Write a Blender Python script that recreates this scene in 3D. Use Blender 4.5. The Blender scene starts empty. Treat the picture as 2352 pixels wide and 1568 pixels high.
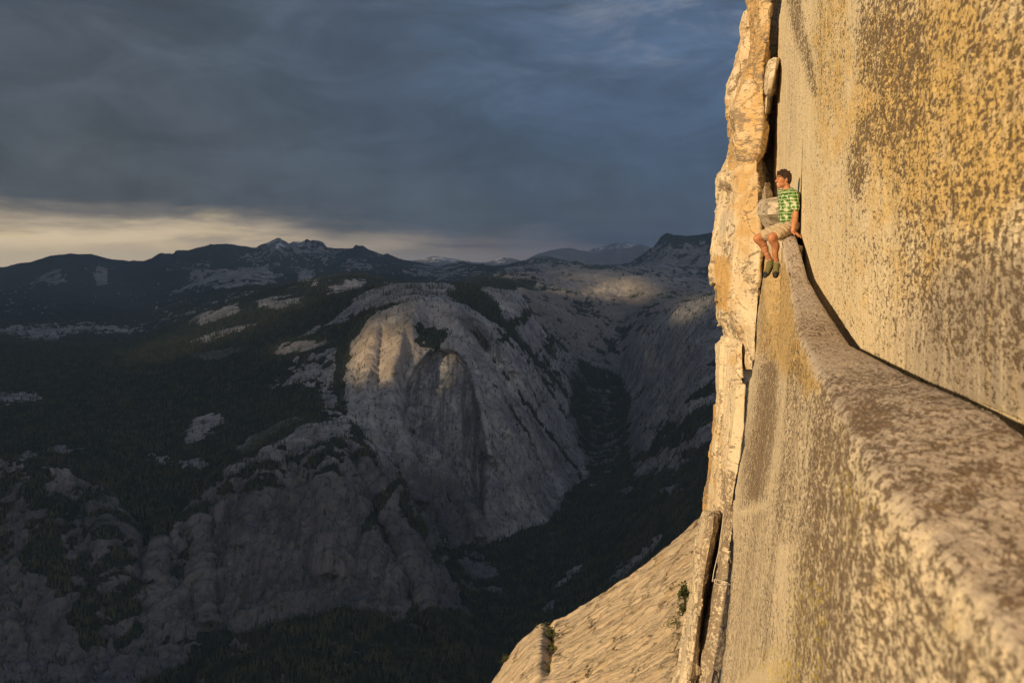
import bpy, bmesh, math, random
import numpy as np
from mathutils import Vector
R = math.radians
C = bpy.context.scene.collection
SC = bpy.context.scene
random.seed(7)

# ------------------------------------------------------------------ camera
PITCH = R(4.2)
FOC = 35.0
cam_d = bpy.data.cameras.new('camera'); cam = bpy.data.objects.new('camera', cam_d); C.objects.link(cam)
cam.location = (0, 0, 0); cam.rotation_euler = (R(90) - PITCH, 0, 0)
cam_d.lens = FOC; cam_d.sensor_width = 36; cam_d.clip_start = 0.05; cam_d.clip_end = 90000
cam_d.dof.use_dof = True; cam_d.dof.focus_distance = 13.6; cam_d.dof.aperture_fstop = 3.2
SC.camera = cam
# ------------------------------------------------------------------ sun
SUN_AZ = R(48)          # degrees to the left of straight behind the camera
SUN_EL = R(15)
to_sun = Vector((-math.sin(SUN_AZ) * math.cos(SUN_EL), -math.cos(SUN_AZ) * math.cos(SUN_EL), math.sin(SUN_EL)))
sd = bpy.data.lights.new('sun', 'SUN'); sun = bpy.data.objects.new('sun', sd); C.objects.link(sun)
sd.energy = 5.0; sd.angle = R(0.55); sd.color = (1.0, 0.74, 0.42)
sun.rotation_euler = to_sun.to_track_quat('Z', 'Y').to_euler(); sun.location = (-20, -20, 20)
# ------------------------------------------------------------------ view
SC.view_settings.view_transform = 'Standard'
try: SC.view_settings.look = 'None'
except Exception: pass
SC.view_settings.exposure = 0.0; SC.view_settings.gamma = 1.0
SC.cycles.max_bounces = 5; SC.cycles.diffuse_bounces = 3; SC.cycles.volume_bounces = 0
SC.cycles.transparent_max_bounces = 16
SC.cycles.use_denoising = True; SC.cycles.pixel_filter_type = 'BLACKMAN_HARRIS'; SC.cycles.filter_width = 1.4
try: SC.cycles.denoiser = 'OPENIMAGEDENOISE'
except Exception: pass

# ------------------------------------------------------------------ node helper
class NT:
    def __init__(s, tree):
        s.t = tree; tree.nodes.clear()
    def n(s, typ, **kw):
        nd = s.t.nodes.new(typ)
        for k, v in kw.items():
            if k.startswith('i_'):
                key = k[2:]; key = int(key) if key.isdigit() else key.replace('_', ' ')
                s.put(nd.inputs[key], v)
            else: setattr(nd, k, v)
        return nd
    def put(s, sock, v):
        if isinstance(v, bpy.types.NodeSocket): s.t.links.new(v, sock)
        elif isinstance(v, bpy.types.Node): s.t.links.new(v.outputs[0], sock)
        else: sock.default_value = v
    def m(s, op, a, b=None, c=None, clamp=False):
        nd = s.t.nodes.new('ShaderNodeMath'); nd.operation = op; nd.use_clamp = clamp
        s.put(nd.inputs[0], a)
        if b is not None: s.put(nd.inputs[1], b)
        if c is not None: s.put(nd.inputs[2], c)
        return nd.outputs[0]
    def vm(s, op, a, b=None):
        nd = s.t.nodes.new('ShaderNodeVectorMath'); nd.operation = op
        s.put(nd.inputs[0], a)
        if b is not None: s.put(nd.inputs[1], b)
        return nd.outputs[0]
    def sm(s, x, lo, hi, a=0.0, b=1.0):          # smoothstep map
        nd = s.t.nodes.new('ShaderNodeMapRange'); nd.interpolation_type = 'SMOOTHSTEP'
        s.put(nd.inputs[0], x); s.put(nd.inputs[1], lo); s.put(nd.inputs[2], hi)
        s.put(nd.inputs[3], a); s.put(nd.inputs[4], b)
        return nd.outputs[0]
    def mix(s, f, a, b, mode='MIX'):
        nd = s.t.nodes.new('ShaderNodeMix'); nd.data_type = 'RGBA'; nd.blend_type = mode
        s.put(nd.inputs[0], f); s.put(nd.inputs[6], a); s.put(nd.inputs[7], b)
        return nd.outputs[2]
    def noise(s, vec, scale, detail=4, rough=.55, dist=0.0, lac=2.0):
        nd = s.t.nodes.new('ShaderNodeTexNoise')
        s.put(nd.inputs['Vector'], vec); nd.inputs['Scale'].default_value = scale
        nd.inputs['Detail'].default_value = detail; nd.inputs['Roughness'].default_value = rough
        nd.inputs['Distortion'].default_value = dist; nd.inputs['Lacunarity'].default_value = lac
        return nd.outputs[0]
    def mapv(s, vec, scale=(1, 1, 1), rot=(0, 0, 0), loc=(0, 0, 0)):
        nd = s.t.nodes.new('ShaderNodeMapping')
        s.put(nd.inputs[0], vec); nd.inputs[1].default_value = loc; nd.inputs[2].default_value = rot; nd.inputs[3].default_value = scale
        return nd.outputs[0]
    def attr(s, name, out=2):
        nd = s.t.nodes.new('ShaderNodeAttribute'); nd.attribute_name = name
        return nd.outputs[out]
def c4(r, g, b): return (r, g, b, 1.0)
def material(name):
    m = bpy.data.materials.new(name); m.use_nodes = True
    return m, NT(m.node_tree)
def finish(nt, col, rough=.9, bump=None, bdist=.01, bstr=1.0, spec=.25):
    p = nt.n('ShaderNodeBsdfPrincipled')
    nt.put(p.inputs['Base Color'], col); nt.put(p.inputs['Roughness'], rough)
    p.inputs['Specular IOR Level'].default_value = spec
    if bump is not None:
        b = nt.n('ShaderNodeBump'); b.inputs['Distance'].default_value = bdist; b.inputs['Strength'].default_value = bstr
        nt.put(b.inputs['Height'], bump); nt.put(p.inputs['Normal'], b.outputs[0])
    o = nt.n('ShaderNodeOutputMaterial'); nt.put(o.inputs[0], p.outputs[0])
    return p

# ------------------------------------------------------------------ world: sky texture behind a storm cloud deck
w = bpy.data.worlds.new('World'); SC.world = w; w.use_nodes = True
nt = NT(w.node_tree)
sky = nt.n('ShaderNodeTexSky', sky_type='NISHITA', sun_disc=False)
sky.sun_elevation = SUN_EL; sky.sun_rotation = math.atan2(to_sun.x, to_sun.y)
gen = nt.n('ShaderNodeTexCoord').outputs['Generated']
sep = nt.n('ShaderNodeSeparateXYZ', i_0=gen)
X_, Y_, Z_ = sep.outputs
hor = nt.m('SQRT', nt.m('ADD', nt.m('MULTIPLY', X_, X_), nt.m('MULTIPLY', Y_, Y_)))
el = nt.m('DIVIDE', Z_, nt.m('MAXIMUM', hor, .001))           # tan of elevation
az = nt.m('ARCTAN2', X_, Y_)                                   # 0 ahead, + right
sv = nt.n('ShaderNodeCombineXYZ', i_0=az, i_1=nt.m('MULTIPLY', el, 3.2), i_2=0.0).outputs[0]
nA = nt.noise(nt.mapv(sv, (1.3, .55, 1)), 2.6, 5, .55, .4); nB = nt.noise(nt.mapv(sv, (1, 1, 1), (0, 0, R(-14)), (3, 1, 0)), 6.0, 7, .62, .5)
nC = nt.noise(nt.mapv(sv, (1, 1.6, 1), (0, 0, 0), (7, 2, 0)), 7.0, 6, .6, .2)
bl = nt.sm(az, -.42, .22)
cl = nt.mix(bl, c4(.060, .070, .088), c4(.046, .082, .155))
# the deck: dark towards its base, a little lighter higher up and to the right
hi_ = nt.sm(el, .045, .30)
cl = nt.mix(nt.m('MULTIPLY', hi_, .55), cl, nt.mix(bl, c4(.085, .105, .13), c4(.12, .18, .29)))
var = nt.m('MULTIPLY', nt.sm(nA, .30, .72, .74, 1.20), nt.sm(nt.noise(nt.mapv(sv, (1.4, 1.3, 1), (0, 0, R(-16)), (8, 3, 0)), 4.5, 7, .62, .9), .3, .7, .80, 1.22))
cl = nt.vm('MULTIPLY', cl, nt.n('ShaderNodeCombineXYZ', i_0=var, i_1=var, i_2=var).outputs[0])
veil = nt.noise(nt.mapv(sv, (5, 1.1, 1), (0, 0, R(9)), (4, 1, 0)), 2.2, 4, .6, .3)
vz = nt.m('MULTIPLY', nt.sm(el, .02, .05), nt.sm(el, .17, .08))
cl = nt.mix(nt.m('MULTIPLY', nt.m('MULTIPLY', nt.sm(veil, .36, .66), vz), .24), cl, c4(.040, .050, .066))
cl = nt.mix(nt.m('MULTIPLY', nt.m('MULTIPLY', nt.sm(veil, .60, .34), vz), .12), cl, c4(.125, .13, .145))
# top: dark ragged patches and pale streaks
topm = nt.m('MULTIPLY', nt.sm(el, .15, .25), nt.sm(nt.noise(nt.mapv(sv, (1, 1.5, 1), (0, 0, 0), (1, 5, 0)), 5, 6, .6, .4), .47, .66))
cl = nt.mix(nt.m('MULTIPLY', topm, .75), cl, c4(.055, .072, .10))
strk = nt.m('MULTIPLY', nt.m('MULTIPLY', nt.sm(az, -.08, .16), nt.sm(el, .12, .23)), nt.sm(nB, .46, .70))
cl = nt.mix(nt.m('MULTIPLY', strk, .85), cl, c4(.24, .27, .34))
# the gap below the deck
edge = nt.m('ADD', nt.sm(az, -.45, .26, .046, .010), nt.m('MULTIPLY', nt.m('SUBTRACT', nC, .5), .06))
edge = nt.m('ADD', edge, nt.m('MULTIPLY', nt.m('SUBTRACT', nA, .5), .03))
gap = nt.sm(nt.m('SUBTRACT', edge, el), -.022, .022)
front = nt.sm(nt.m('ABSOLUTE', az), 1.6, .75)
gcol = nt.mix(nt.sm(az, -.44, .02), c4(.92, .72, .47), c4(.29, .235, .20))
gcol = nt.mix(nt.sm(az, -.08, .08), gcol, c4(.21, .155, .155))
gcol = nt.mix(nt.sm(az, .12, .24), gcol, c4(.10, .095, .115))
gcol = nt.mix(nt.sm(el, .032, .066, 0, .85), gcol, c4(.17, .15, .15))
wisp = nt.sm(nt.noise(nt.mapv(sv, (1, 2.0, 1), (0, 0, R(3)), (2, 9, 0)), 8, 6, .6, .3), .46, .68)
lowf = nt.sm(el, -.004, .05)
gcol = nt.mix(nt.m('MULTIPLY', nt.m('MULTIPLY', wisp, lowf), .8), gcol, nt.mix(nt.sm(az, -.3, .2), c4(.30, .25, .21), c4(.13, .11, .12)))
lit = nt.m('MULTIPLY', nt.sm(nt.noise(nt.mapv(sv, (1, 1.7, 1), (0, 0, R(2)), (12, 4, 0)), 8, 6, .6, .3), .50, .66), nt.sm(el, .0, .035))
gcol = nt.mix(nt.m('MULTIPLY', lit, .7), gcol, nt.mix(nt.sm(az, -.3, .1), c4(.85, .66, .38), c4(.33, .23, .19)))
full = nt.mix(nt.m('MULTIPLY', gap, front), cl, gcol)
# rear half (sunset side): brighter broken cloud
rear = nt.sm(nt.m('ABSOLUTE', az), 1.2, 2.2)
full = nt.mix(rear, full, nt.mix(nt.sm(el, .1, .8), c4(1.02, .88, .79), c4(.29, .34, .46)))
zen = nt.sm(el, .45, 1.3)
full = nt.mix(zen, full, c4(.14, .175, .235))
full = nt.mix(nt.sm(el, -.002, -.05), full, c4(.03, .035, .04))
ten = nt.vm('MULTIPLY', full, (10, 10, 10))
mixs = nt.mix(.94, sky.outputs[0], ten)
bg = nt.n('ShaderNodeBackground', i_0=mixs, i_1=0.1)
wo = nt.n('ShaderNodeOutputWorld', i_0=bg.outputs[0])

# ------------------------------------------------------------------ numpy helpers
KX = 36.0 / FOC / 2352.0
CT, ST = math.cos(PITCH), math.sin(PITCH)
def ray(X, Y):                     # picture direction -> world direction with forward part 1
    a = (np.asarray(X, float) - 1176) * KX; b = (784 - np.asarray(Y, float)) * KX
    f = CT + b * ST
    return a / f, (-ST + b * CT) / f
def proj(P):
    x, y, z = P[..., 0], P[..., 1], P[..., 2]
    f = y * CT - z * ST; u = y * ST + z * CT
    f = np.where(f > .01, f, .01)
    return 1176 + x / f / KX, 784 - u / f / KX
def at(X, Y, D):
    tx, tz = ray(X, Y); D = np.asarray(D, float)
    return np.stack([tx * D, D + 0 * tx, tz * D], -1)
def ss(x, a, b):
    t = np.clip((x - a) / (b - a), 0, 1); return t * t * (3 - 2 * t)
def _hash(ix, iy, iz, seed):
    h = (ix.astype(np.int64) * 374761393 + iy.astype(np.int64) * 668265263 + iz.astype(np.int64) * 2147483647 + seed * 1274126177) & 0xffffffff
    h = ((h ^ (h >> 13)) * 1274126177) & 0xffffffff
    h = ((h ^ (h >> 16)) * 2246822519) & 0xffffffff
    return ((h ^ (h >> 15)) & 0xffff) / 32767.5 - 1.0
def vnoise(x, y, z, seed=0):
    xi, yi, zi = np.floor(x), np.floor(y), np.floor(z)
    fx, fy, fz = x - xi, y - yi, z - zi
    fx = fx * fx * fx * (fx * (fx * 6 - 15) + 10); fy = fy * fy * fy * (fy * (fy * 6 - 15) + 10); fz = fz * fz * fz * (fz * (fz * 6 - 15) + 10)
    r = 0
    for dx in (0, 1):
        for dy in (0, 1):
            for dz in (0, 1):
                wgt = (fx if dx else 1 - fx) * (fy if dy else 1 - fy) * (fz if dz else 1 - fz)
                r = r + wgt * _hash(xi + dx, yi + dy, zi + dz, seed)
    return r
def fbm(P, L, octv=4, seed=0, gain=.5, zs=1.0, ridged=False):
    x, y, z = P[..., 0] / L, P[..., 1] / L, P[..., 2] / L / zs
    r = 0; a = 1.0; tot = 0
    for o in range(octv):
        v = vnoise(x + 17.3 * o, y + 5.1 * o, z + 9.7 * o, seed + o)
        if ridged: v = 1 - 2 * np.abs(v)
        r = r + a * v; tot += a; a *= gain; x, y, z = x * 2.03, y * 2.03, z * 2.03
    return r / tot
def gs(a, sig):
    if sig <= 0: return a
    k = np.arange(-int(3 * sig), int(3 * sig) + 1); g = np.exp(-k * k / 2 / sig / sig); g /= g.sum()
    return np.convolve(np.pad(a, len(k) // 2, mode='edge'), g, 'valid')
def normals(P):                    # of a grid (r, c, 3)
    du = np.gradient(P, axis=1); dv = np.gradient(P, axis=0)
    n = np.cross(du, dv); return n / (np.linalg.norm(n, axis=-1, keepdims=True) + 1e-12)
def grid_mesh(name, P, mat, attrs={}, flip=False, kind=None, label=None, cat=None, parent=None, uvw=None, group=None, wrap=False, smooth=True):
    r, c = P.shape[:2]
    me = bpy.data.meshes.new(name)
    idx = np.arange(r * c).reshape(r, c)
    if wrap: idx = np.concatenate([idx, idx[:, :1]], 1)
    q = np.stack([idx[:-1, :-1], idx[:-1, 1:], idx[1:, 1:], idx[1:, :-1]], -1).reshape(-1, 4)
    if flip: q = q[:, ::-1]
    me.vertices.add(r * c); me.vertices.foreach_set('co', P.reshape(-1).astype(np.float32))
    n = len(q); me.loops.add(n * 4); me.polygons.add(n)
    me.loops.foreach_set('vertex_index', q.reshape(-1).astype(np.int32))
    me.polygons.foreach_set('loop_start', np.arange(0, n * 4, 4, dtype=np.int32))
    me.polygons.foreach_set('use_smooth', np.full(n, smooth))
    me.update(calc_edges=True)
    for k, v in attrs.items():
        at_ = me.attributes.new(k, 'FLOAT', 'POINT'); at_.data.foreach_set('value', v.reshape(-1).astype(np.float32))
    if uvw is not None:
        at_ = me.attributes.new('suv', 'FLOAT_VECTOR', 'POINT'); at_.data.foreach_set('vector', uvw.reshape(-1).astype(np.float32))
    me.materials.append(mat)
    return link(name, me, label, cat, kind, parent, group)
def tri_mesh(name, V, F, mat, smooth=True, **kw):
    me = bpy.data.meshes.new(name); F = np.asarray(F); n, k = F.shape
    me.vertices.add(len(V)); me.vertices.foreach_set('co', np.asarray(V, np.float32).reshape(-1))
    me.loops.add(n * k); me.polygons.add(n)
    me.loops.foreach_set('vertex_index', F.reshape(-1).astype(np.int32))
    me.polygons.foreach_set('loop_start', np.arange(0, n * k, k, dtype=np.int32))
    me.polygons.foreach_set('use_smooth', np.full(n, smooth))
    me.update(calc_edges=True); me.materials.append(mat)
    return link(name, me, **kw)
def link(name, me, label=None, cat=None, kind=None, parent=None, group=None):
    o = bpy.data.objects.new(name, me); C.objects.link(o)
    if label: o['label'] = label
    if cat: o['category'] = cat
    if kind: o['kind'] = kind
    if group: o['group'] = group
    if parent: o.parent = parent
    return o
def sdpoly(poly, X, Y):            # signed distance, + inside, in picture units
    d = np.full(X.shape, 1e9); ins = np.zeros(X.shape, bool); n = len(poly)
    for i in range(n):
        x0, y0 = poly[i]; x1, y1 = poly[(i + 1) % n]
        ex, ey = x1 - x0, y1 - y0
        t = np.clip(((X - x0) * ex + (Y - y0) * ey) / (ex * ex + ey * ey + 1e-9), 0, 1)
        d = np.minimum(d, np.hypot(X - x0 - t * ex, Y - y0 - t * ey))
        cnd = ((y0 > Y) != (y1 > Y))
        xx = x0 + (Y - y0) / (y1 - y0 + 1e-12) * ex
        ins ^= cnd & (X < xx)
    return np.where(ins, d, -d)
def pm(poly, X, Y, soft=10): return ss(sdpoly(poly, X, Y), -soft, soft)
def em(X, Y, cx, cy, rx, ry, ang=0, soft=.35):
    a = R(ang); dx, dy = X - cx, Y - cy
    u = (dx * math.cos(a) - dy * math.sin(a)) / rx; v = (dx * math.sin(a) + dy * math.cos(a)) / ry
    return 1 - ss(np.sqrt(u * u + v * v), 1 - soft, 1 + soft)

# ------------------------------------------------------------------ mountain terrain
def L(*k):                         # knots: (X, Y, D km)
    return np.array(k, float)
XS = np.arange(-420, 1960, 2.0)
def kn(xs, ks, sig):
    ks = np.array(ks, float)
    return gs(np.interp(xs, ks[:, 0], ks[:, 1]), sig / 2.0)
lines = []   # near to far: (Y knots, D knots, sigY, sigD)
def line(yk, dk, sy=10, sd_=30): lines.append((kn(XS, yk, sy), kn(XS, dk, sd_)))
line([(-420, 2300), (1950, 2300)], [(-420, 1.15), (1950, 1.15)])
line([(-420, 1720), (1950, 1720)], [(-420, 1.75), (1300, 1.75), (1600, 1.5), (1950, 1.3)])
line([(-420, 1560), (0, 1540), (200, 1520), (340, 1500), (450, 1500), (650, 1450), (800, 1430), (950, 1440), (1050, 1480), (1130, 1520), (1300, 1400), (1600, 1300), (1950, 1250)],
     [(-420, 2.2), (950, 2.3), (1130, 2.15), (1300, 2.5), (1450, 2.4), (1600, 2.1), (1950, 1.7)])
line([(-420, 1050), (0, 1065), (100, 1055), (180, 1090), (260, 1150), (310, 1230), (340, 1290), (380, 1240), (430, 1190), (480, 1150), (560, 1090), (640, 1035), (700, 1008), (760, 1005), (810, 1015), (850, 1060), (900, 1120), (950, 1200), (990, 1290), (1030, 1380), (1080, 1440), (1150, 1460), (1300, 1330), (1400, 1260), (1450, 1240), (1600, 1200), (1950, 1150)],
     [(-420, 2.9), (0, 2.9), (200, 2.85), (340, 2.6), (480, 2.8), (700, 2.9), (810, 2.85), (900, 2.75), (1000, 2.65), (1080, 2.5), (1150, 2.45), (1300, 2.85), (1400, 3.0), (1450, 2.85), (1600, 2.35), (1950, 1.9)], 6, 20)
line([(-420, 1030), (0, 1040), (180, 1060), (340, 1120), (480, 1090), (560, 1050), (640, 1005), (700, 985), (760, 975), (800, 975), (850, 1040), (900, 1110), (950, 1185), (1000, 1240), (1060, 1255), (1100, 1255), (1160, 1236), (1264, 1190), (1300, 1135), (1345, 1105), (1400, 1090), (1450, 1080), (1600, 1060), (1950, 1000)],
     [(-420, 3.1), (180, 3.05), (340, 2.85), (480, 3.0), (700, 3.1), (800, 3.25), (900, 3.15), (1000, 3.1), (1160, 3.15), (1264, 3.4), (1345, 3.95), (1400, 4.0), (1450, 3.8), (1600, 3.0), (1950, 2.4)], 6, 20)
line([(-420, 930), (0, 930), (340, 960), (600, 920), (700, 900), (800, 890), (850, 890), (900, 885), (950, 870), (1050, 850), (1100, 930), (1200, 1000), (1270, 1020), (1333, 1040), (1400, 1000), (1450, 1010), (1600, 950), (1950, 880)],
     [(-420, 3.9), (0, 3.9), (340, 3.7), (600, 3.7), (700, 3.65), (800, 3.62), (850, 3.6), (900, 3.6), (950, 3.7), (1050, 3.72), (1100, 3.55), (1200, 3.6), (1333, 4.3), (1400, 4.8), (1450, 4.3), (1600, 3.4), (1950, 2.8)], 12, 24)
line([(-420, 860), (0, 860), (300, 850), (500, 820), (650, 790), (750, 775), (800, 765), (820, 745), (860, 715), (900, 693), (950, 683), (1000, 690), (1040, 702), (1080, 722), (1130, 765), (1200, 835), (1250, 890), (1300, 925), (1330, 960), (1400, 935), (1437, 930), (1470, 900), (1600, 830), (1950, 740)],
     [(-420, 5), (0, 5), (300, 4.8), (500, 4.5), (650, 4.3), (800, 4.12), (900, 4.05), (950, 4.05), (1000, 4.08), (1080, 4.05), (1200, 4.1), (1300, 4.5), (1400, 5.3), (1470, 4.9), (1600, 4.0), (1950, 3.4)], 8, 20)
line([(-420, 830), (0, 830), (300, 815), (400, 795), (500, 775), (600, 750), (640, 730), (700, 705), (760, 685), (820, 666), (880, 655), (940, 651), (1000, 651), (1060, 655), (1100, 661), (1140, 660), (1176, 662), (1195, 672), (1212, 700), (1236, 745), (1293, 795), (1321, 845), (1345, 880), (1400, 895), (1430, 900), (1460, 850), (1500, 790), (1560, 730), (1640, 700), (1950, 620)],
     [(-420, 5.6), (0, 5.6), (300, 5.3), (500, 5.1), (700, 4.9), (900, 4.8), (1060, 4.9), (1176, 5.0), (1210, 5.1), (1321, 5.5), (1400, 5.8), (1430, 5.7), (1460, 5.3), (1560, 4.8), (1640, 4.5), (1950, 3.8)], 5, 20)
line([(-420, 815), (0, 810), (300, 800), (500, 745), (640, 700), (700, 692), (760, 690), (880, 690), (1000, 700), (1100, 705), (1200, 760), (1293, 815), (1333, 832), (1389, 848), (1425, 862), (1450, 790), (1482, 745), (1520, 720), (1560, 698), (1600, 690), (1640, 678), (1950, 600)],
     [(-420, 6.1), (0, 6.2), (300, 5.9), (500, 5.7), (700, 5.6), (1000, 5.9), (1200, 6.2), (1333, 6.4), (1389, 6.5), (1425, 6.4), (1450, 6.0), (1520, 5.6), (1640, 5.2), (1950, 4.5)], 4, 20)
line([(-420, 810), (0, 805), (300, 798), (500, 740), (640, 700), (700, 692), (760, 690), (880, 690), (1000, 700), (1100, 700), (1200, 740), (1293, 790), (1333, 815), (1389, 835), (1425, 850), (1450, 810), (1482, 775), (1520, 750), (1560, 730), (1640, 720), (1950, 680)],
     [(-420, 6.3), (0, 6.4), (300, 6.1), (500, 6.0), (700, 6.0), (1000, 6.3), (1200, 6.6), (1425, 6.8), (1450, 6.9), (1640, 6.5), (1950, 6)], 6, 20)
line([(-420, 800), (0, 790), (200, 795), (300, 788), (350, 768), (400, 745), (470, 715), (540, 690), (620, 665), (700, 645), (760, 635), (800, 630), (840, 633), (870, 642), (920, 655), (1000, 665), (1060, 658), (1098, 640), (1160, 627), (1215, 632), (1260, 640), (1297, 632), (1355, 621), (1411, 625), (1490, 648), (1560, 684), (1640, 690), (1950, 680)],
     [(-420, 6.6), (200, 6.6), (400, 6.5), (800, 6.5), (1000, 7.5), (1160, 8), (1355, 9), (1640, 8), (1950, 7.5)], 5, 30)
line([(-420, 785), (0, 780), (200, 785), (300, 790), (400, 770), (540, 715), (700, 670), (800, 655), (900, 665), (1060, 670), (1160, 650), (1297, 650), (1411, 640), (1560, 690), (1640, 700), (1950, 690)],
     [(-420, 7.2), (300, 7.2), (800, 7.4), (1060, 8.6), (1355, 10), (1640, 9), (1950, 9)], 8, 30)
line([(-420, 700), (0, 700), (200, 690), (300, 700), (400, 672), (500, 640), (560, 622), (620, 640), (700, 640), (800, 620), (900, 622), (1000, 632), (1060, 622), (1160, 622), (1250, 612), (1355, 612), (1450, 618), (1560, 636), (1640, 640), (1950, 620)],
     [(-420, 9.5), (500, 9.5), (1000, 10.3), (1950, 10.5)], 8, 30)
line([(-420, 690), (0, 672), (200, 655), (300, 665), (400, 640), (470, 640), (560, 640), (640, 625), (700, 640), (800, 615), (900, 615), (1000, 630), (1060, 618), (1160, 620), (1250, 606), (1355, 612), (1450, 618), (1560, 610), (1640, 600), (1950, 580)],
     [(-420, 10.6), (500, 10.5), (1000, 11), (1450, 11.), (1950, 10.8)], 8, 30)
line([(-420, 660), (-100, 640), (0, 617), (70, 605), (108, 594), (115, 588), (180, 585), (210, 583), (260, 594), (330, 599), (370, 580), (400, 583), (405, 575), (430, 578), (450, 574), (520, 561), (560, 567), (590, 572), (610, 560), (625, 551), (640, 545), (650, 550), (665, 558), (672, 554), (700, 554), (705, 550), (712, 555), (735, 554), (742, 560), (750, 568), (770, 570), (800, 572), (812, 572), (816, 565), (835, 567), (842, 574), (850, 578), (880, 590), (890, 587), (900, 592), (930, 602), (960, 608), (1000, 614), (1060, 605), (1110, 620), (1150, 613), (1200, 603), (1230, 593), (1260, 590), (1300, 600), (1340, 612), (1380, 618), (1450, 603), (1480, 588), (1505, 574), (1520, 556), (1530, 547), (1545, 550), (1560, 547), (1600, 548), (1640, 543), (1950, 520)],
     [(-420, 13), (850, 13), (1000, 12.5), (1250, 12.5), (1450, 12), (1530, 11.6), (1950, 11.5)], 1.6, 40)
line([(-420, 690), (0, 650), (180, 620), (640, 600), (850, 620), (1060, 640), (1260, 630), (1450, 640), (1530, 600), (1950, 560)], [(-420, 15), (1950, 15)], 8, 40)
line([(-420, 690), (0, 640), (640, 600), (850, 610), (940, 601), (960, 598), (980, 592), (1000, 590), (1020, 591), (1040, 596), (1060, 598), (1090, 603), (1120, 604), (1140, 597), (1155, 592), (1175, 595), (1200, 601), (1220, 592), (1240, 583), (1270, 574), (1310, 572), (1330, 577), (1350, 578), (1370, 570), (1390, 566), (1405, 559), (1415, 556), (1428, 560), (1440, 557), (1463, 562), (1500, 570), (1560, 580), (1950, 580)],
     [(-420, 23), (1950, 23)], 1.6, 40)
line([(-420, 720), (1950, 660)], [(-420, 34), (1950, 34)], 8, 40)

segs = []
for k in range(len(lines) - 1):
    (ya, da), (yb, db) = lines[k], lines[k + 1]
    ext = np.percentile(np.abs(ya - yb)[(XS > -20) & (XS < 1660)], 92)
    if k == 0: ext = 30
    n = int(np.clip(ext / 1.9, 10, 260))
    t = np.linspace(0, 1, n, endpoint=False)[:, None]
    Pa, Pb = at(XS, ya, da * 1000), at(XS, yb, db * 1000)
    segs.append(Pa[None] * (1 - t[..., None]) + Pb[None] * t[..., None])
segs.append(Pb[None])
T = np.concatenate(segs, 0)
# soften the creases along the rows, keep each vertex in its vertical plane
kk = np.exp(-np.arange(-7, 8) ** 2 / 2 / 3.2 ** 2); kk /= kk.sum()
Tp = np.pad(T, ((7, 7), (0, 0), (0, 0)), mode='edge')
Tsm = sum(kk[i] * Tp[i:i + len(T)] for i in range(15))
keep = ss(T[..., 1], 9500, 11500)[..., None]
T = Tsm * (1 - keep) + T * keep
X0, Y0 = proj(T)
near = 1 - ss(T[..., 1], 5600, 7400)
# large forms that sit on the base surface, expressed as push / pull along the view ray (metres)
def push(mask, amt):
    global T
    T = T * (1 + (mask * amt / T[..., 1]))[..., None]
domeR = near * (X0 > 700)
alc = pm([(915, 990), (930, 900), (955, 850), (985, 815), (1010, 806), (1048, 812), (1072, 845), (1090, 900), (1105, 960), (1120, 1060), (1110, 1180), (1060, 1150), (1000, 1040), (960, 1010)], X0, Y0, 7)
push(alc * near, 85)
rib = lambda x0, y0, x1, y1, wd: np.exp(-(sdline(x0, y0, x1, y1) / wd) ** 2)
def sdline(x0, y0, x1, y1):
    ex, ey = x1 - x0, y1 - y0
    t = np.clip(((X0 - x0) * ex + (Y0 - y0) * ey) / (ex * ex + ey * ey), 0, 1)
    return np.hypot(X0 - x0 - t * ex, Y0 - y0 - t * ey)
n0 = near
for (x0, y0, x1, y1, wd, am) in [
    (960, 690, 905, 850, 16, -45), (905, 850, 890, 960, 18, -40), (860, 740, 835, 880, 14, -30), (840, 900, 850, 1000, 18, -45),
    (935, 760, 925, 900, 10, 35), (880, 760, 868, 880, 8, 22), (905, 980, 960, 1150, 16, -50), (870, 980, 900, 1080, 10, 35),
    (945, 1000, 1000, 1210, 12, 45), (1060, 700, 1110, 800, 12, 45), (1110, 800, 1180, 930, 12, 40), (1090, 740, 1180, 850, 12, -40),
    (1180, 850, 1280, 1000, 14, -40), (1130, 760, 1250, 880, 10, 38), (1250, 880, 1300, 1000, 10, 35), (1130, 900, 1220, 1100, 20, -40),
    (1150, 720, 1230, 830, 12, 35), (1230, 830, 1310, 960, 12, 40), (1180, 700, 1290, 860, 14, -35), (1090, 880, 1130, 1060, 10, -55),
    (1130, 1060, 1180, 1180, 12, 30), (1210, 1020, 1280, 1130, 12, 30), (1060, 1100, 1100, 1230, 14, -40), (1170, 960, 1260, 1080, 10, 30),
    (640, 1060, 560, 1240, 18, -40), (800, 1030, 880, 1250, 16, 40), (740, 1060, 760, 1300, 30, -50), (560, 1150, 500, 1350, 18, 30),
    (460, 1200, 480, 1420, 16, -35), (370, 1190, 360, 1330, 14, -50), (300, 1200, 330, 1420, 14, 45), (240, 1200, 280, 1400, 26, -30),
    (60, 1130, 150, 1400, 40, -25), (150, 1150, 220, 1450, 18, 18), (-20, 1150, 60, 1450, 22, 20), (930, 1250, 1000, 1440, 12, -45),
    (860, 1180, 960, 1400, 12, 35), (1500, 760, 1440, 860, 14, 40), (1600, 800, 1480, 950, 16, -35), (1640, 900, 1500, 1040, 16, 35), (1560, 900, 1440, 1010, 12, -30)]:
    push(rib(x0, y0, x1, y1, wd) * n0, am)
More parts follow.
